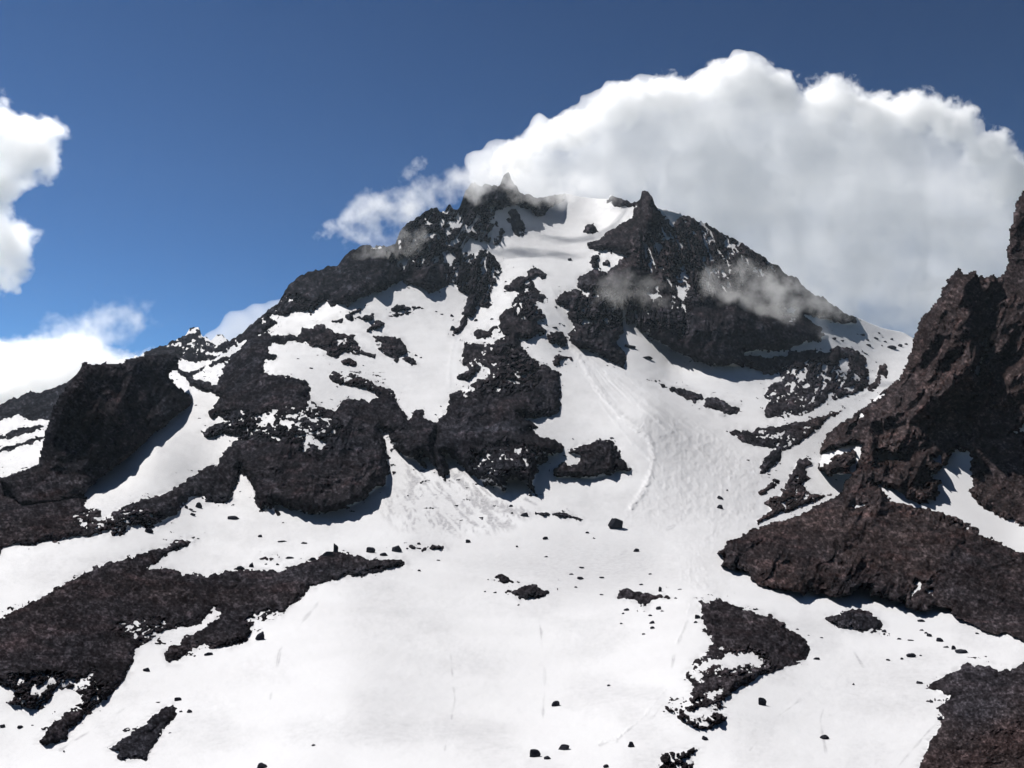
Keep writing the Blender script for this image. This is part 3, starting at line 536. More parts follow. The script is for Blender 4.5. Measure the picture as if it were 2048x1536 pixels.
def line_dist(poly, X, Y):
    P = np.array(poly, float); d = np.full(X.shape, 1e9)
    for (x0, y0), (x1, y1) in zip(P[:-1], P[1:]):
        ex, ey = x1 - x0, y1 - y0
        t = np.clip(((X - x0) * ex + (Y - y0) * ey) / (ex * ex + ey * ey), 0, 1)
        d = np.minimum(d, np.hypot(X - x0 - t * ex, Y - y0 - t * ey))
    return d

def graze(P, D):
    du = np.gradient(P, axis=1); dv = np.gradient(P, axis=0)
    n = np.cross(du, dv)
    n /= np.linalg.norm(n, axis=-1, keepdims=True) + 1e-9
    d = D / np.linalg.norm(D, axis=-1, keepdims=True)
    return np.abs((n * d).sum(-1))

TRACKS = [ (PL("1140,690 1165,725 1190,765 1210,800 1238,830 1262,845 1290,868 1303,890 1308,920 1300,950 1285,985 1262,1015"), 5, 2.2),
 (PL("1142,690 1180,725 1215,755 1260,795 1300,830 1340,865"), 3, 1.0), (PL("1160,700 1215,745 1290,800 1360,860 1420,920"), 3, 0.9),
 (PL("1175,700 1250,750 1340,815 1440,880"), 3, 0.7), (PL("1100,565 1108,590 1112,620 1135,650 1142,665"), 2.5, 1.0), (PL("1200,805 1235,850 1262,880 1300,920"), 3, 0.7),
 (PL("908,680 902,705 898,740 900,770"), 3, 0.8), (PL("1380,1210 1365,1260 1350,1290"), 2, 0.35), (PL("1330,1380 1290,1430 1230,1480 1200,1485"), 2, 0.3)]
DEBRIS = "1262,850 1300,838 1400,850 1520,900 1560,930 1545,980 1520,1040 1440,1090 1425,1120 1440,1150 1450,1200 1380,1195 1340,1150 1355,1110 1400,1060 1300,1060 1230,1060 1235,1020 1290,975 1305,920 1290,880"
FAN = "775,870 812,917 850,935 900,910 960,960 1010,985 1075,985 1075,1025 1020,1060 960,1075 880,1072 800,1060 765,1030 770,975 812,975 800,930"

FAINT = [PL("1392,1205 1372,1250 1350,1300 1343,1340"),PL("1345,1380 1310,1430 1262,1470 1200,1490"),PL("2000,1420 1900,1500 1840,1560"),PL("1790,1540 1850,1470 1880,1440"),PL("640,1200 560,1300 540,1400"),PL("1080,1250 1090,1350 1085,1450"),
 PL("120,1500 230,1430 300,1380"),PL("1230,1060 1290,1000 1318,940 1330,880 1300,840"),PL("1240,1110 1330,1060 1420,1020 1480,990"),PL("900,1300 910,1400 890,1500"),PL("1660,1380 1640,1440 1655,1520"),PL("1500,1500 1560,1430 1600,1400"),PL("1700,1290 1730,1340 1760,1360")]
CLEFTS = [(900,470,120,75,.30,9,26,.5),(950,560,70,60,.36,6,30,.2),(820,500,60,50,.46,7,22,.4),(1420,500,170,110,.50,7,26,-.3),(1300,620,90,60,.52,6,24,0),(1200,620,60,60,.50,7,14,.3),
 (590,850,110,45,.40,14,8,0),(720,745,70,40,.40,12,7,0),(700,700,60,30,.45,10,7,0),(1620,770,130,60,.44,8,14,.6),(1600,860,110,50,.46,12,9,.6),(1440,1325,110,36,.30,12,7,.4),(1400,1420,80,50,.26,11,8,.3),(1355,1520,60,40,.22,10,8,.3),
 (110,1385,120,50,.34,9,9,.7),(300,1260,90,30,.40,10,7,.5),(540,1245,60,30,.34,9,8,.3),(1060,600,50,50,.5,7,12,.3),(1010,740,90,60,.52,10,8,.4),(470,850,60,40,.46,9,8,0),(230,1040,120,30,.44,14,6,.6),(400,680,90,50,.28,10,12,.4),
 (1020,930,110,60,.55,8,10,0),(1580,990,60,50,.42,8,9,.6),(560,620,90,40,.5,10,12,.4)]
FOOT = [(24, 16, "468,945 500,925 560,918 640,925 720,912 768,890 782,960 745,992 690,1028 620,1036 545,1010 490,985"),
 (32, 16, "775,870 830,858 900,850 1000,855 1080,880 1130,905 1100,940 1075,1000 990,985 900,925 840,935 790,905"),
 (30, 16, "1130,640 1180,655 1240,660 1262,700 1255,740 1200,722 1150,700"),
 (40, 26, "1250,630 1330,610 1480,620 1600,640 1650,668 1580,705 1490,740 1400,728 1320,692")]

def build_main():
    xs = axis(-340, -12, 2060, 2400, RES, 16.0)
    nrow = int(1230 / RES)
    # fractions: 0 at the skyline, 1 at the bottom of the picture, then on under the camera
    w = np.linspace(0, 1, nrow)
    sk = np.array(SKY_MAIN)
    ys = np.interp(xs, sk[:, 0], sk[:, 1])
    jag = vnoise(np.stack([xs / 9.0, xs * 0, xs * 0], -1), 3) * 2.6 + vnoise(np.stack([xs / 3.8, xs * 0, xs * 0], -1), 4) * 2.0 + vnoise(np.stack([xs / 26, xs * 0, xs * 0], -1), 5) * 3
    rocky = np.interp(xs, [-340, 1060, 1075, 1125, 1135, 1205, 1215, 1265, 1275, 1318, 1330, 1350, 1365, 1700, 1715, 2400], [1, 1, .5, .5, .1, .1, 1, 1, 1, 1, .5, .5, 1, 1, .15, .15])
    ys = ys + jag * rocky
    Yf = ys[None] + (1562 - ys[None]) * w[:, None]
    low = np.array([1580, 1604, 1634, 1670, 1720, 1790, 1880, 2000, 2160, 2360, 2600])[:, None] + 0 * xs[None]
    Y = np.vstack([Yf, low]); X = np.broadcast_to(xs[None], Y.shape).copy()
    D = ray(X, Y)
    t = tps_grid(TPS(T_MAIN), X, Y)
    P = D * t[..., None]
    m = t / FPX
    sg = np.clip(graze(P, D), 0.10, 1)
    s = np.full(t.shape, -1e3); ids = np.zeros(t.shape, int)
    for k, (kind, lab, H, W, ps) in enumerate(ROCKS):
        sdf_into(s, PL(ps), X, Y, 14, 'max', ids, k)
    s_raw = s.copy()
    # large relief of the rock masses, shared by rock and snow
    bulge = np.zeros(t.shape)
    for kind, lab, H, W, ps in ROCKS:
        pl = PL(ps); a = np.array(pl)
        bb = (X > a[:, 0].min()) & (X < a[:, 0].max()) & (Y > a[:, 1].min()) & (Y < a[:, 1].max())
        if not bb.any(): continue
        sd = sdf(pl, X[bb], Y[bb])
        bulge[bb] = np.maximum(bulge[bb], BK * H * (0.45 if kind in ('moraine', 'scree_patch') or 'corner' in lab else 1.0) * prof(sd / (0.45 * W)))
    bn = relief(X, Y, [40, 90], 11, 0.7) / 130 * 0.5
    t = t - bulge * (1 + bn)
    for H, W, ps in FOOT:       # overhanging feet of the lava buttresses
        t = t - H * prof(np.minimum(sdf(PL(ps), X, Y), s_raw - 1) / W)
    # smooth swells of the snow, avalanche tracks and debris
    P = D * t[..., None]; m = t / FPX
    rel = wnoise(P, m, [9, 17, 33, 62, 120], lambda l, mm: 0.006 * l + 0 * mm, 21) 
    deb = np.clip((sdf(PL(DEBRIS), X, Y) + 16 * vn2(X / 30, Y / 22, 8)) / 45 + 0.3, 0, 1)
    rel += deb * m * relief(X, Y, [3, 5, 9, 16], 22, 1.2, True) * 0.026 + deb * m * relief(X, Y, [2.6, 4.2], 24, 1.0) * 0.05
    for ln, wd, hh in TRACKS:
        dd = line_dist(ln, X, Y)
        wob = ragged(X, Y, 77, 0.5)
        rel += 0.45 * hh * np.exp(-((dd + wob * 1.2) / (wd * 1.2)) ** 2) * (1 + 0.8 * wnoise(P, m, [3, 6, 12], lambda l, mm: 0.5, 23))
    # sun cups and dimples, and the fine downhill grooves under the chute
    rel += m * relief(X, Y, [3, 5.5, 11, 22], 26, 1.5) * 0.010
    tha, ra = np.arctan2(Y - 640, X - 1110), np.hypot(Y - 640, X - 1110)
    zone = np.clip(sdf(PL("1140,690 1240,730 1400,810 1480,870 1500,960 1400,1040 1260,1040 1290,950 1260,860 1180,770"), X, Y) / 60 + 0.15 * vn2(X / 40, Y / 40, 6), 0, 1) * np.clip(0.55 + 0.9 * vn2(X / 55, Y / 70, 9), 0.1, 1)
    tha = tha + 0.02 * vn2(X / 60, Y / 60, 31)
    rel += zone * m * (0.50 * vn2(tha * 55, ra / 90, 27) + 0.30 * vn2(tha * 150, ra / 50, 28))
    t = t - rel / np.maximum(sg, 0.16)
    P = D * t[..., None]
    # rock masks
    ss = np.full(t.shape, -1e3)
    for ps in SNOW:
        sdf_into(ss, PL(ps), X, Y, 14, 'max')
    # thin snow caught in clefts and on ledges
    for cx, cy, rx, ry, thr, lx, ly, sh in CLEFTS:
        z = 1 - ((X - cx) / rx) ** 2 - ((Y - cy) / ry) ** 2
        bb = z > 0
        n = 0.6 * vn2((X[bb] + sh * Y[bb]) / lx, Y[bb] / ly, int(cx)) + 0.5 * vn2((X[bb] + sh * Y[bb]) / (lx * .45), Y[bb] / (ly * .45), int(cy)) + 0.25 * vn2(X[bb] / 2.6, Y[bb] / 2.6, 3)
        ss[bb] = np.maximum(ss[bb], (n - thr - 2.2 * (1 - np.clip(z[bb] * 2.2, 0, 1)) ** 1.5) * 11)
    s = np.minimum(s, -(ss + mottle(X, Y, 44) * 5.0))
    rg = ragged(X, Y, 41)
    sr = s + rg * np.clip(1 - (s - 10) / 20, 0.0, 1)
    # specks of snow caught on the rock and of rock in the snow
    spn = vnoise(P / np.maximum(m[..., None] * 8, 1.2), 51) 
    wx = X + 5 * vnoise(np.stack([X / 30, Y / 30, X * 0], -1), 63); wy = Y + 5 * vnoise(np.stack([X / 30, Y / 30, X * 0 + 9], -1), 64)
    crag = relief(wx, wy, [2.6] + PXL[:5], 61, 0.9, pw=0.8) * 0.50 + relief(wx, wy, PXL[1:], 62, 0.7, True, 0.25) * 0.15 + relief(wx, wy, [9, 15, 27], 68, 0.32, True, 0.12) * 0.13
    scree = relief(X, Y, [2.6, 3.8, 6, 11, 22], 65, 1.35, pw=0.6) * 0.42
    rough = idw([(700,560,1),(950,430,1.1),(1350,550,1.1),(1050,620,1),(1060,760,1),(620,940,1),(1190,920,.8),(900,880,1),(560,800,.45),(150,1040,.3),(300,1200,.35),(1600,760,.4),(1560,870,.35),(1500,1270,.8),(1950,1450,.25),(1720,1240,.6),(290,1460,.5),(480,720,1)], X, Y)
    hn = m * np.clip(0.55 * sr, -4, 1.2 + 2.8 * np.clip(rough, 0, 1))
    fade = np.clip(sr / 13, 0, 1)
    cr = m * (crag * np.clip(rough * 1.4 - 0.3, 0, 1.3) + scree * np.clip(1.2 - rough, 0.15, 1))
    off = m * (1.5 + 8 * np.clip(rough * 1.4 - 0.3, 0, 1.3))
    hn = hn + fade * np.maximum(cr + off, 0.8 * m)
    tr = t - hn / np.maximum(sg, 0.30 + 0.25 * np.clip(rough, 0, 1))
    PR = D * tr[..., None]
    # the land goes on behind the skyline
    def back(Pm):
        top = Pm[0]
        k = np.arange(7, 0, -1)[:, None, None]
        off = np.stack([top[:, 0] * 0.004, np.full(len(top), 22.0), np.full(len(top), -9.0)], -1)[None]
        return np.vstack([top[None] + off * k * (1 + 0.35 * k), Pm])
    def padr(A): return np.vstack([np.repeat(A[:1], 7, 0), A])
    Pb, PRb = back(P), back(PR)
    Xb, Yb, srb, idb = padr(X), padr(Y), padr(sr), padr(ids)
    dirt_shade = np.clip(sdf(PL(FAN), X, Y) / 25 + 0.4, 0, 1) * 1.0
    th, rr_ = np.arctan2(Y - 760, X - 680), np.hypot(Y - 760, X - 680)
    wv = 5 * vn2(X / 25, Y / 25, 73)
    st = 0.55 * vn2(th * 75 + wv * .15, rr_ / 60, 71) + 0.6 * vn2(th * 34, rr_ / 30, 72) + 0.55 * vn2((X + wv) / 4.5, (Y + wv) / 5.5, 74)  # streaks fanning down
    dirt_shade = dirt_shade * np.clip(0.10 + 1.8 * st, 0, 1)
    dirt_shade = np.maximum(dirt_shade, 0.6 * np.clip(1 + s / 16, 0, 1) * np.clip(0.4 + spn, 0, 1))
    dirt_shade = np.maximum(dirt_shade, 0.45 * np.clip(sdf(PL("1130,1030 1330,1040 1420,1120 1400,1200 1100,1240 900,1180 860,1100 960,1060"), X, Y) / 80, 0, 1))  # greyer middle of the basin: the shade of its tilt put into the colour
    dirt_shade = np.maximum(dirt_shade, 0.30 * deb)
    dirt_shade = np.maximum(dirt_shade, 0.32 * np.clip(0.15 + relief(X, Y, [18, 45, 110], 29, 1.7) / 150 + 0.35 * mottle(X, Y, 30), 0, 1))
    for ln in FAINT:
        dd = line_dist(ln, X, Y) + 3 * vn2(X / 16, Y / 16, 12)
        dirt_shade = np.maximum(dirt_shade, 0.75 * np.exp(-(dd / 1.6) ** 2) * np.clip(0.4 + vn2(X / 22, Y / 22, 13), 0, 1))
    dirt_shade = np.maximum(dirt_shade, 0.8 * zone * np.clip(vn2(tha * 110, ra / 90, 33) - 0.45, 0, 1))
    so = grid_mesh('snowfield', Pb, np.ones((Pb.shape[0] - 1, Pb.shape[1] - 1), bool), MSNOW, {'dirt_shade': padr(dirt_shade)}, True)
    tag(so, 'bright spring snow covering the basin and the slopes of the mountain', 'snow', kind='structure')
    tone = idw(TONE, Xb, Yb, 2.6) + vnoise(Pb / 60.0, 81) * 0.18
    cragA = np.clip(padr(rough) - 0.5, 0, 1)
    mott = padr(mottle(X, Y, 90))
    mx = np.maximum.reduce([srb[:-1, :-1], srb[1:, :-1], srb[:-1, 1:], srb[1:, 1:]])
    bi = idb[:-1, :-1]
    out = []
    for k, (kind, lab, H, W, ps) in enumerate(ROCKS):
        o = grid_mesh(kind, PRb, (mx > -1.2) & (bi == k), MROCK, {'tone': tone, 'crag': cragA, 'mott': mott}, False)
        cat = {'cliff': 'cliff', 'peak': 'peak', 'slope': 'scree slope', 'moraine': 'moraine', 'rock_rib': 'rock rib', 'rock_outcrop': 'rock', 'boulder': 'boulder', 'rock_band': 'rock band', 'scree_patch': 'stony patch'}[kind]
        tag(o, lab, cat, kind='structure' if kind in ('slope', 'moraine') else None)
        out.append(o)
    # loose stones strewn over the snow below the rocks, too many to count
    s2 = np.full(t.shape, -50.0)
    for ps, th in SPECKS:
        q = sdf(PL(ps), X, Y)
        ed = np.clip(q / 14, -1, 0.35)
        s2 = np.maximum(s2, (np.clip(ed, -1, 0.35) - 0.35) + th_field(P, m, th))
    nearrock = np.clip(1 + s / 26, 0, 1) * (s < 0) * (Y > 560)
    s2 = np.maximum(s2, np.where(nearrock > 0, th_field(P, m, 0.10) + 0.65 * mottle(X, Y, 95) + (nearrock - 1) * 0.5, -9))
    q = s2 * 9
    keepq = (q > -1.0) & (s < -1.5)
    hs = m * np.clip(q * 0.8, -3, 2.2)
    PS = D * (t - hs / np.maximum(sg, 0.3))[..., None]
    mk = keepq[:-1, :-1] | keepq[1:, :-1] | keepq[:-1, 1:] | keepq[1:, 1:]
    o = grid_mesh('scattered_stones', PS, mk, MROCK, {'tone': idw(TONE, X, Y, 2.6), 'crag': X * 0, 'mott': mottle(X, Y, 5)}, False)
    tag(o, 'fine dark stones and rubble strewn over the snow below the cliffs', 'rubble', kind='stuff')
    return dict(X=X, Y=Y, t=t, xs=xs)

SPECKS = [("612,690 660,700 700,712 760,718 780,760 760,790 700,765 660,750 640,725",.18),("985,500 1020,515 1045,545 1010,580 990,560",.25),("1700,655 1800,668 1820,700 1790,715 1720,690",.10),
 ("775,880 812,917 850,940 900,925 960,965 1015,990 1060,990 1060,1020 1020,1040 960,1060 900,1050 850,1030 800,1000",.12),("1500,925 1560,920 1560,985 1500,985",.15),
 ("470,960 510,1000 560,1030 590,1060 560,1060 500,1010",.12),("1700,870 1660,930 1610,985 1690,960",.05),("500,1230 570,1230 540,1250 500,1280",.2),("0,1340 60,1350 120,1370 90,1400 30,1400 0,1380",.15),
 ("1510,760 1545,765 1535,830 1510,830",.12),("1460,728 1560,740 1540,770 1470,760",.1),("1330,1440 1400,1450 1400,1500 1330,1500",.12),("350,990 420,990 440,1020 380,1040",.1),("1840,1150 1890,1160 1880,1230 1840,1230",.05)]

def th_field(P, m, th):
    n = 0.62 * vnoise(P / np.maximum(m[..., None] * 0 + 9.0, 0) * 1.0, 91) + 0.5 * wnoise(P, m, [1.5, 2.6, 4.5, 8, 14], lambda l, mm: 0.62, 92, cut=1.3)
    return n - (0.95 - th * 1.6)

def build_lump(poly, tpts, res, kind_split, snow, bulges, skirt, seed, rough_pts, snow_label=None, xr=None, yr=None):
    pl = PL(poly); a = np.array(pl)
    xs = axis(max(a[:, 0].min() - 6, -60), 0, 2060, min(a[:, 0].max() + 6, 2420), res, 14) if xr is None else xr
    yv = np.arange(a[:, 1].min() - 6, min(a[:, 1].max() + 8, 1440), res) if yr is None else yr
    X, Y = np.meshgrid(xs, yv)
    D = ray(X, Y)
    t0 = tps_grid(TPS(tpts), X, Y)
    P = D * t0[..., None]; m = t0 / FPX
    sg = np.clip(graze(P, D), 0.15, 1)
    sd0 = sdf(pl, X, Y)
    sd = sd0 + ragged(X, Y, seed, 0.75)
    t = t0.copy()
    for bp, H, W in bulges:
        t -= H * prof(sdf(PL(bp), X, Y) / W) * (1 + 0.4 * vnoise(P / 60, seed + 1))
    P = D * t[..., None]
    s = sd.copy()
    for ps in snow:
        sdf_into(s, PL(ps), X, Y, 10, 'min')
    s = np.where(s < sd - 0.01, s + ragged(X, Y, seed + 2) * np.clip(1 - (s - 10) / 20, 0, 1), s)
    rough = idw(rough_pts, X, Y)
    wx = X + 6 * vnoise(np.stack([X / 30, Y / 30, X * 0], -1), seed + 6); wy = Y + 6 * vnoise(np.stack([X / 30, Y / 30, X * 0 + 9], -1), seed + 7)
    crag = m * relief(wx, wy, [2.6] + PXL[:5], seed + 3, 0.85, pw=0.75) * 0.50
    crag2 = m * relief(wx, wy, PXL[2:], seed + 4, 0.65, True, 0.5) * 0.19 + m * relief(wx, wy, [10, 18, 32], seed + 9, 0.32, True, 0.3) * 0.13
    scree = m * relief(X, Y, [2.6, 3.8, 6, 11, 22], seed + 8, 1.3, pw=0.6) * 0.42
    edge = np.clip(sd0 / 12, 0, 1)
    fade = np.clip(s / 9, 0, 1)
    rr = np.clip(rough * 1.4 - 0.4, 0, 1.3)
    hn = np.where(sd - s > 0.01, m * np.clip(0.55 * s, -4, 4), m * 4) + fade * np.maximum((crag + crag2) * rr + scree * np.clip(1.2 - rough, .15, 1) + m * (1.5 + 8 * rr), 0.8 * m)
    tr = t - hn / np.maximum(sg, 0.35)
    drop = skirt * np.clip(-sd / 1.0, 0, 1)
    tr = tr + drop
    ts = t + drop * 0.9 + 0.4
    PR, PSn = D * tr[..., None], D * ts[..., None]
    def corner(A, f): return f.reduce([A[:-1, :-1], A[1:, :-1], A[:-1, 1:], A[1:, 1:]])
    inside = corner(sd, np.maximum) > 0
    rk = inside & (corner(s, np.maximum) > -1.2)
    ids = np.zeros(X.shape, int); best = np.full(X.shape, -1e9)
    for k, (kn, lb, ct, kd, ps) in enumerate(kind_split):
        q = sdf(PL(ps), X, Y) if ps else np.zeros(X.shape) - 1e6
        u = q > best; ids[u] = k; best = np.maximum(best, q)
    tone = idw(TONE, X, Y, 2.6) + vnoise(P / 40.0, seed + 5) * 0.2
    for k, (kn, lb, ct, kd, ps) in enumerate(kind_split):
        o = grid_mesh(kn, PR, rk & (ids[:-1, :-1] == k), MROCK, {'tone': tone, 'crag': np.clip(rough - 0.5, 0, 1), 'mott': mottle(X, Y, seed + 12)}, False)
        tag(o, lb, ct, kind=kd)
    if snow_label:
        near = inside & (corner(s, np.minimum) < 6) & (corner(sd - s, np.maximum) > 0.01)
        o = grid_mesh('snow_gully', PSn, near, MSNOW, {'dirt_shade': X * 0 + 0.1}, True)
        tag(o, snow_label, 'snow', kind='structure')

G = build_main()
build_lump(BLOCK, T_BLOCK, 1.9,
    [('cliff', 'massive blocky dark cliff on the left casting a jagged shadow on the snow beside it', 'cliff', None, "60,900 60,700 400,690 400,830 165,985 75,950"),
     ('scree_foot', 'dark brown scree at the left foot of the blocky cliff', 'scree', 'structure', "-20,940 75,930 150,985 120,1030 -20,1030")],
    [], [(BLOCK, 30, 22)], 150, 201, [(200, 830, 0.9), (50, 980, 0.3)])
build_lump(RIGHT, T_RIGHT, 1.8,
    [('cliff', 'steep reddish brown rock tower at the right edge with a notched top', 'cliff', None, "1600,300 2500,100 2500,860 2048,862 1960,880 1925,900 1878,925 1880,990 1830,1010 1800,1000 1748,968 1690,985 1640,960 1600,900"),
     ('mound', 'broad reddish brown scree mound with a cracked rock face at its lower left, on the right', 'mound', 'structure', "1400,1110 1690,985 1748,968 1830,1015 1900,1035 2500,1300 2500,1500 1400,1300"),
     ('slope', 'dark brown scree slope right of the bright snow gully at the right edge', 'scree slope', 'structure', "1940,895 1960,880 2048,862 2500,860 2500,1290 2048,1060 1950,1000")],
    R_SNOW, [("1748,930 1700,835 1831,670 1915,541 1955,545 1972,700 1955,790 1860,840 1760,860", 85, 45), ("1690,985 1640,900 1700,835 1831,670 1915,541 2060,360 2440,150 2440,800 2048,820 1925,860 1860,890 1748,930", 14, 40), (RIGHT, 3, 10)], 140, 301,
    [(1850, 750, 1.15), (1750, 900, 1.1), (1550, 1140, 1.0), (1680, 1160, 1.1), (1790, 1190, 0.9), (1800, 1080, 0.25), (1950, 1150, 0.3), (1600, 1070, 0.3), (2000, 950, 0.25), (1980, 700, 1.0), (1850, 960, 1.1)],
    'snow filling the gully that runs down beside the right-hand tower')

# ------------------------------------------------------------------ loose boulders
def boulder_mesh(name, seed, flat=0.7):
    import bmesh
    rnd = random.Random(seed)
    bm = bmesh.new()
    bmesh.ops.create_icosphere(bm, subdivisions=3, radius=1.0)
    planes = []
    for _ in range(13):
        v = Vector((rnd.gauss(0, 1), rnd.gauss(0, 1), rnd.gauss(0, 0.8))).normalized()
        planes.append((v, rnd.uniform(0.55, 0.92)))
    co = np.array([v.co[:] for v in bm.verts])
    nz = vnoise(co * 2.2 + seed * 9.1, seed) * 0.10 + vnoise(co * 5.5 + seed, seed + 1) * 0.05
    for v, n in zip(bm.verts, nz):
        p = v.co.copy()
        for pn, pd in planes:
            e = p.dot(pn) - pd
            if e > 0: p -= pn * e * 0.92
        v.co = p * (1 + float(n))
    me = bpy.data.meshes.new(name); bm.to_mesh(me); bm.free()
    mn = np.array([v.co[:] for v in me.vertices]); lo, hi = mn.min(0), mn.max(0)
    for v in me.vertices:
        v.co.x = (v.co.x - (lo[0] + hi[0]) / 2) / (hi[0] - lo[0])
        v.co.y = (v.co.y - (lo[1] + hi[1]) / 2) / (hi[1] - lo[1])
        v.co.z = (v.co.z - lo[2]) / (hi[2] - lo[2]) * 1.35 - 0.35
    me.materials.append(MSTONE)
    return me

BM = [boulder_mesh('boulder', 5 + k) for k in range(7)]
def ground_t(px, py):
    X, Y, t = G['X'], G['Y'], G['t']
    j = int(np.argmin(np.abs(G['xs'] - px)))
    col = Y[:, j]
    return float(np.interp(py, col, t[:, j]))
rb = random.Random(4)
MARKS = [(1230,1050,'the large angular boulder'),(1049,1030,'the twin-topped boulder'),(1010,1158,'the upper mid-basin rock patch'),(1060,1185,'the lower mid-basin rock patch'),(1285,1195,'the jagged dark rocks'),
 (860,1096,'the short low rock band'),(1163,1148,'the stacked pair of flat stones'),(1305,1250,'the row of three stones'),(1392,1235,'the stony patch\'s left shoulder'),(1600,1265,'the stony patch\'s right edge'),(1440,1008,'the two rocks on the debris'),
 (1518,945,'the ragged tip of the scree band'),(1315,1160,'the dirty snow lump'),(1190,915,'the humped crag'),(1111,1406,'the lone boulder low in the basin'),(1212,1500,'the bottom stony patch\'s left side'),(1650,1474,'the oval rock low right'),
 (290,1460,'the elongated stony island'),(100,1470,'the moraine\'s lower arm'),(60,1420,'the moraine\'s ragged lower edge'),(520,1075,'the stone above the moraine'),(660,1105,'the moraine\'s crest boulders'),(795,1098,'the square boulder'),(490,1130,'the crest\'s leftmost boulders'),
 (1710,1240,'the oval stony island'),(1870,1272,'the conical stone under the mound'),(1925,1300,'the low double boulder'),(1822,1310,'the splayed rock'),(1838,1365,'the corner slope\'s tip'),(1865,1410,'the corner slope\'s snow bay'),(1830,1225,'the mound\'s lower lobe'),
 (1640,930,'the tower\'s foot'),(1110,670,'the crag at the chute\'s foot'),(1062,640,'the spire-topped buttress'),(965,662,'the flat outcrop left of the spire'),(790,695,'the larger ragged rock by the buttress'),(600,700,'the broad buttress\'s top'),
 (360,780,'the blocky cliff\'s right side'),(747,655,'the triangular grey rock'),(810,614,'the upper grey streak'),(1740,690,'the small sprinkle rock'),(1783,694,'the high snow rock group'),(1680,640,'the pyramid\'s right foot'),(910,640,'the ridge\'s descending rib'),(735,725,'the speckled left snow')]
_used = set()
def where(px, py, w, h):
    """Plain words for a small stone: how it looks and which landmark it lies beside."""
    best = sorted(MARKS, key=lambda q: math.hypot(q[0] - px, q[1] - py))
    look = 'tiny' if w < 8 else ('flat' if h < w * 0.4 else ('small squat' if w < 12 else 'small'))
    for mk in best[:4]:
        dx, dy = px - mk[0], py - mk[1]
        v = 'above' if dy < -6 else ('below' if dy > 6 else '')
        hz = 'left' if dx < -6 else ('right' if dx > 6 else '')
        rel = (v + (' and ' if v and hz else '') + ((hz + ' of') if hz else '')) or 'touching'
        for far in ('', 'just ', 'farther ', 'closely '):
            lb = '%s dark stone %s%s %s' % (look, far, rel, mk[2])
            if lb not in _used:
                _used.add(lb); return lb
    return lb
for k, (px, py, w, h, lab) in enumerate(BOULDERS):
    t = ground_t(px, py - 1)
    d = ray(np.array(float(px)), np.array(float(py)))
    p = d * t
    m = t / FPX
    o = bpy.data.objects.new('boulder' if max(w, h) > 11 else 'stone', BM[k % len(BM)])
    scene.collection.objects.link(o)
    o.location = p
    o.rotation_euler = (rb.uniform(-.1, .1), rb.uniform(-.12, .12), rb.choice([0, math.pi]) + rb.uniform(-.35, .35))
    q = rb.uniform(0.72, 0.98)
    o.scale = (w * m * q, w * m * rb.uniform(0.5, 0.85), h * m * rb.uniform(0.75, 0.98))
    tag(o, lab or where(px, py, w, h), 'boulder' if max(w, h) > 11 else 'stone', 'boulders and stones lying loose on the snow')


# ------------------------------------------------------------------ clouds
def metablob(name, blobs, voxel, mat, lab, seed=1, bumps=((60, 0.35), (25, 0.2)), kind=None, cat='cloud', flat=None):
    """Cloud body: overlapping spheres fused, then swollen into smaller and smaller lobes."""
    import bmesh
    bm = bmesh.new()
    for (px, py, t, r, *sq) in blobs:
        c = ray(np.array(float(px)), np.array(float(py))) * t
        R = r * t / FPX
        q = bmesh.ops.create_icosphere(bm, subdivisions=3, radius=R)
        sy = sq[0] if sq else 0.34
        for v in q['verts']:
            v.co = Vector((v.co.x + c[0], v.co.y * sy + c[1], v.co.z + c[2]))
    me = bpy.data.meshes.new(name); bm.to_mesh(me); bm.free()
    o = bpy.data.objects.new(name, me); scene.collection.objects.link(o)
    md = o.modifiers.new('r', 'REMESH'); md.mode = 'VOXEL'; md.voxel_size = voxel
    dg = bpy.context.evaluated_depsgraph_get()
    me2 = bpy.data.meshes.new_from_object(o.evaluated_get(dg))
    o.modifiers.clear(); o.data = me2
    n = len(me2.vertices)
    co = np.zeros(n * 3, np.float32); me2.vertices.foreach_get('co', co); co = co.reshape(-1, 3)
    no = np.zeros(n * 3, np.float32); me2.vertices.foreach_get('normal', no); no = no.reshape(-1, 3)
    d = np.zeros(n)
    for k, (lam, amp) in enumerate(bumps):
        v = vnoise(co / lam + k * 17.3 + seed * 5, seed + k)
        d += (1 - 2 * np.abs(v)) * amp * lam
    co = co + no * d[:, None]
    me2.vertices.foreach_set('co', co.astype(np.float32).ravel()); me2.update()
    md = o.modifiers.new('r', 'REMESH'); md.mode = 'VOXEL'; md.voxel_size = voxel * 0.9      # fuse folds again
    dg = bpy.context.evaluated_depsgraph_get()
    me2 = bpy.data.meshes.new_from_object(o.evaluated_get(dg))
    o.modifiers.clear(); o.data = me2
    me2.polygons.foreach_set('use_smooth', [True] * len(me2.polygons))
    me2.materials.clear(); me2.materials.append(mat)
    tag(o, lab, cat, kind=kind)
    return o

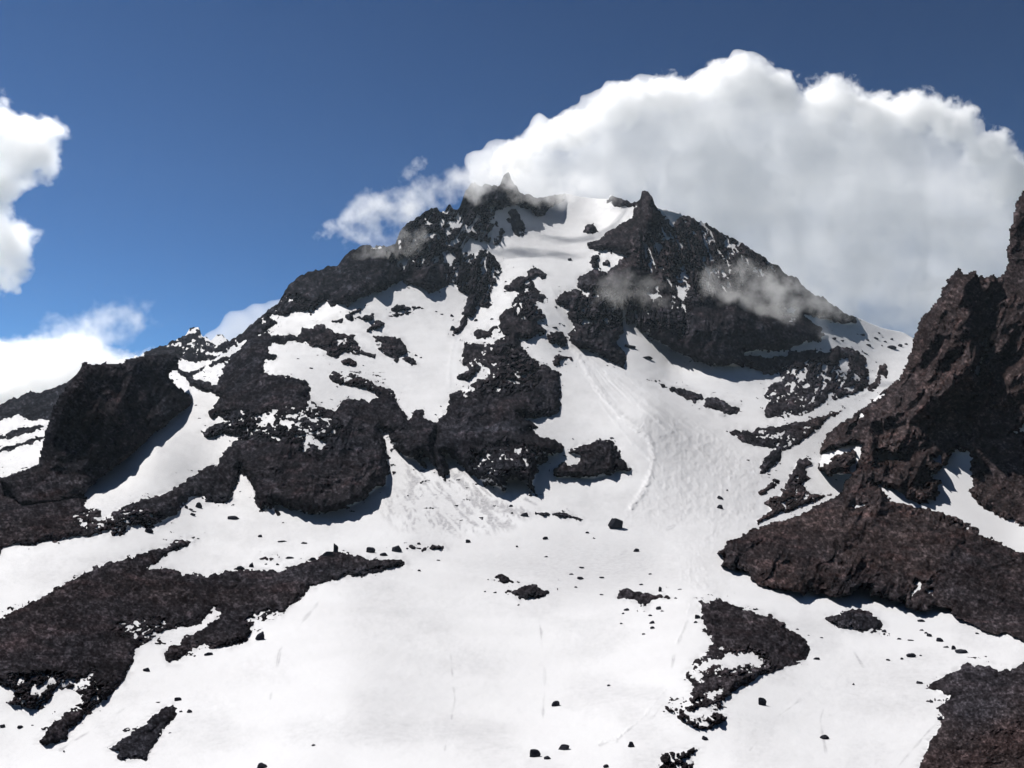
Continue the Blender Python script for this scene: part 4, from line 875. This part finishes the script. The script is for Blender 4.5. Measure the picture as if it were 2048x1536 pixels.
MC = cloud_material('cumulus_vapour', 0.008, aniso=0.35)
TC = 4400
BIG = [(965,372,4330,34),(990,352,4350,46),(1025,335,4370,58),(1070,325,TC,68),(1090,355,TC,80),(1150,350,TC,90),(1110,320,TC,80),(1170,300,TC,92),(1235,275,TC,95),(1300,260,TC,100),(1380,260,TC,105),(1440,225,TC,92),(1490,210,TC,88),(1545,225,TC,88),
 (1440,330,TC,150),(1600,300,TC,130),(1660,245,TC,88),(1710,255,TC,80),(1760,300,TC,100),(1820,270,TC,80),(1850,300,TC,90),(1900,290,TC,75),(1930,340,TC,90),(1975,360,TC,82),(2005,400,TC,80),
 (1280,380,TC,100),(1180,380,TC,80),(1400,420,TC,120),(1550,430,TC,160,.24),(1720,430,TC,170,.22),(1850,470,TC,160,.22),(1960,500,TC,130,.24),(1600,560,TC,140,.22),(1750,600,TC,150,.2),(1880,620,TC,130,.22),(2050,480,TC,90),(2120,560,TC,110),(1100,400,TC,60)]
BIGC = metablob('cloud', BIG, 13, MC, 'huge billowing white cumulus cloud rising behind the summit and the pyramid peak', 3, ((300, 0.12), (150, 0.17), (80, 0.2), (45, 0.22), (26, 0.2)))
def fluff(name, lab, px, py, t, rx, ry, depth, rot, dens, sc, thr, seed, cat='cloud', aniso=0.5, power=1.0):
    """A torn cloud: an ellipsoid of vapour thinned by noise and fading out towards its rim."""
    m, nt = new_mat(name + '_vapour')
    tc = N(nt, 'ShaderNodeTexCoord')
    ma = N(nt, 'ShaderNodeMapping'); ma.inputs['Scale'].default_value = (0.5 / 0.5, 1, 1)
    nt.links.new(tc.outputs['Object'], ma.inputs['Vector'])
    ln = N(nt, 'ShaderNodeVectorMath', operation='LENGTH'); nt.links.new(tc.outputs['Object'], ln.inputs[0])
    sv = N(nt, 'ShaderNodeVectorMath', operation='MULTIPLY'); sv.inputs[1].default_value = (rx / ry, depth / (ry * t / FPX), 1)
    nt.links.new(tc.outputs['Object'], sv.inputs[0])
    ad = N(nt, 'ShaderNodeVectorMath', operation='ADD'); ad.inputs[1].default_value = (seed * 3.1, seed * 1.7, seed)
    nt.links.new(sv.outputs[0], ad.inputs[0])
    nz = noise(nt, ad.outputs[0], sc, 6, 0.62)
    # density = clamp((noise - threshold - rim)/soft)
    rim = ramp(nt, ln.outputs['Value'], [(0.0, 0.0), (0.5, 0.22), (1.0, 1.0)])
    mr = N(nt, 'ShaderNodeMath', operation='MULTIPLY'); nt.links.new(rim, mr.inputs[0]); mr.inputs[1].default_value = thr[2]
    su = N(nt, 'ShaderNodeMath', operation='SUBTRACT'); nt.links.new(nz, su.inputs[0]); nt.links.new(mr.outputs[0], su.inputs[1])
    dn = ramp(nt, su.outputs[0], [(thr[0], 0.0), (thr[1], 1.0)])
    mu = N(nt, 'ShaderNodeMath', operation='MULTIPLY'); nt.links.new(dn, mu.inputs[0]); mu.inputs[1].default_value = dens
    v = N(nt, 'ShaderNodeVolumePrincipled'); v.inputs['Color'].default_value = (1, 1, 1, 1); v.inputs['Anisotropy'].default_value = aniso
    nt.links.new(mu.outputs[0], v.inputs['Density'])
    out = N(nt, 'ShaderNodeOutputMaterial'); nt.links.new(v.outputs[0], out.inputs['Volume'])
    import bmesh
    bm = bmesh.new(); bmesh.ops.create_icosphere(bm, subdivisions=4, radius=1.0)
    me = bpy.data.meshes.new(name); bm.to_mesh(me); bm.free(); me.materials.append(m)
    o = bpy.data.objects.new(name, me); scene.collection.objects.link(o)
    o.location = ray(np.array(float(px)), np.array(float(py))) * t
    o.scale = (rx * t / FPX, depth, ry * t / FPX)
    o.rotation_euler = (0, math.radians(rot), 0)
    tag(o, lab, cat)
    return o

fluff('cloud', 'bright ragged cloud at the left edge of the sky, its torn upper part', -35, 305, 6000, 200, 135, 260, -14, 0.02, 1.6, (0.28, 0.40, 0.42), 3, aniso=0.72)
fluff('cloud', 'smaller torn cloud puff at the left edge under the bright ragged one', -20, 500, 6000, 135, 125, 220, 0, 0.016, 2.0, (0.31, 0.44, 0.40), 4, aniso=0.72)
fluff('cloud', 'narrow neck of cloud between the two torn clouds at the left edge', -25, 410, 5990, 85, 110, 180, 0, 0.014, 1.8, (0.28, 0.42, 0.38), 5, aniso=0.72)
fluff('cloud', 'bright white cloud bank low behind the blocky left cliff', -20, 800, 6200, 420, 165, 500, -4, 0.018, 1.4, (0.26, 0.40, 0.36), 6, aniso=0.72)
fluff('cloud', 'thin streaky veil rising from the cloud bank behind the left cliff', 150, 680, 6100, 230, 75, 200, -22, 0.0055, 1.7, (0.34, 0.60, 0.33), 7, aniso=0.6)
SM = [(440,690,4600,40),(480,665,4600,40),(520,645,4600,35),(550,635,4600,35),(590,650,4600,60),(520,700,4600,60)]
metablob('cloud', SM, 22, MC, 'small white cloud peeking out behind the long left ridge', 9, ((120, 0.2), (50, 0.2)))

for k, (px, py, t, rx, ry, rot) in enumerate([(1030,318,4150,70,44,-25),(1140,262,4300,85,48,-22),(1240,212,4400,80,52,-25),(1335,190,4400,85,48,0),(1465,160,4400,95,56,-8),(1555,185,4400,62,50,20),
        (1660,200,4400,85,56,0),(1745,225,4400,62,48,20),(1830,222,4400,70,52,10),(1905,245,4400,62,52,30),(1975,305,4400,72,56,35),(2025,360,4400,62,66,50)]):
    q = fluff('billow', None, px, py, t, rx, ry, 150, rot, 0.016, 1.9, (0.27, 0.38, 0.36), 20 + k, None, 0.35)
    q.parent = BIGC

# ------------------------------------------------------------------ wisps of mist and the air itself
fluff('mist_wisp', 'thin torn wisp of cloud floating left of the summit against blue sky', 760, 430, 3950, 150, 95, 90, -28, 0.015, 1.6, (0.35, 0.58, 0.40), 11, 'mist', 0.4)
fluff('mist_wisp', 'faint feathery strand joining the torn wisp to the summit crags', 865, 385, 3960, 130, 55, 70, -22, 0.009, 1.6, (0.34, 0.60, 0.36), 12, 'mist', 0.4)
fluff('mist_wisp', 'tiny detached shred at the lower left of the torn wisp', 668, 455, 3950, 60, 24, 40, -28, 0.010, 1.3, (0.33, 0.55, 0.35), 13, 'mist', 0.4)
fluff('mist_wisp', 'tiny detached shred high above the torn wisp', 825, 338, 3950, 50, 20, 40, -40, 0.007, 1.3, (0.33, 0.55, 0.35), 14, 'mist', 0.4)
fluff('mist_wisp', 'mist drifting across the right shoulder of the pyramid peak', 1540, 590, 1960, 250, 95, 60, 12, 0.016, 2.0, (0.35, 0.66, 0.36), 15, 'mist', 0.4)
fluff('mist_wisp', 'faint mist patch low on the left face of the pyramid peak', 1275, 590, 1960, 150, 95, 45, 14, 0.011, 1.6, (0.36, 0.70, 0.36), 16, 'mist', 0.4)
fluff('mist_wisp', 'cloud vapour curling over the left summit crags', 975, 352, 2700, 130, 62, 60, -12, 0.016, 1.5, (0.30, 0.58, 0.34), 17, 'mist', 0.4)
fluff('mist_wisp', 'cloud vapour veiling the top of the upper snowfield', 1130, 380, 2850, 190, 52, 60, 2, 0.013, 1.5, (0.30, 0.60, 0.32), 18, 'mist', 0.4)
fluff('mist_wisp', 'pale mist lying over the lower left end of the summit ridge', 790, 495, 2350, 110, 50, 50, -20, 0.008, 1.5, (0.34, 0.62, 0.34), 19, 'mist', 0.4)

mh, nt = new_mat('mountain_air')
v = N(nt, 'ShaderNodeVolumePrincipled')
v.inputs['Color'].default_value = (0.70, 0.85, 1.0, 1)
v.inputs['Density'].default_value = 1.1e-5
v.inputs['Anisotropy'].default_value = 0.2
out = N(nt, 'ShaderNodeOutputMaterial'); nt.links.new(v.outputs[0], out.inputs['Volume'])
import bmesh
bm = bmesh.new()
bmesh.ops.create_cube(bm, size=1.0)
lo, hi = (-2600, -60, -330), (2600, 3800, 1500)
for vv in bm.verts:
    vv.co = Vector([lo[i] if vv.co[i] < 0 else hi[i] for i in range(3)])
me = bpy.data.meshes.new('haze'); bm.to_mesh(me); bm.free(); me.materials.append(mh)
hz = bpy.data.objects.new('haze', me); scene.collection.objects.link(hz)
tag(hz, 'thin bluish mountain air between the camera and the far ridges', 'haze', kind='stuff')
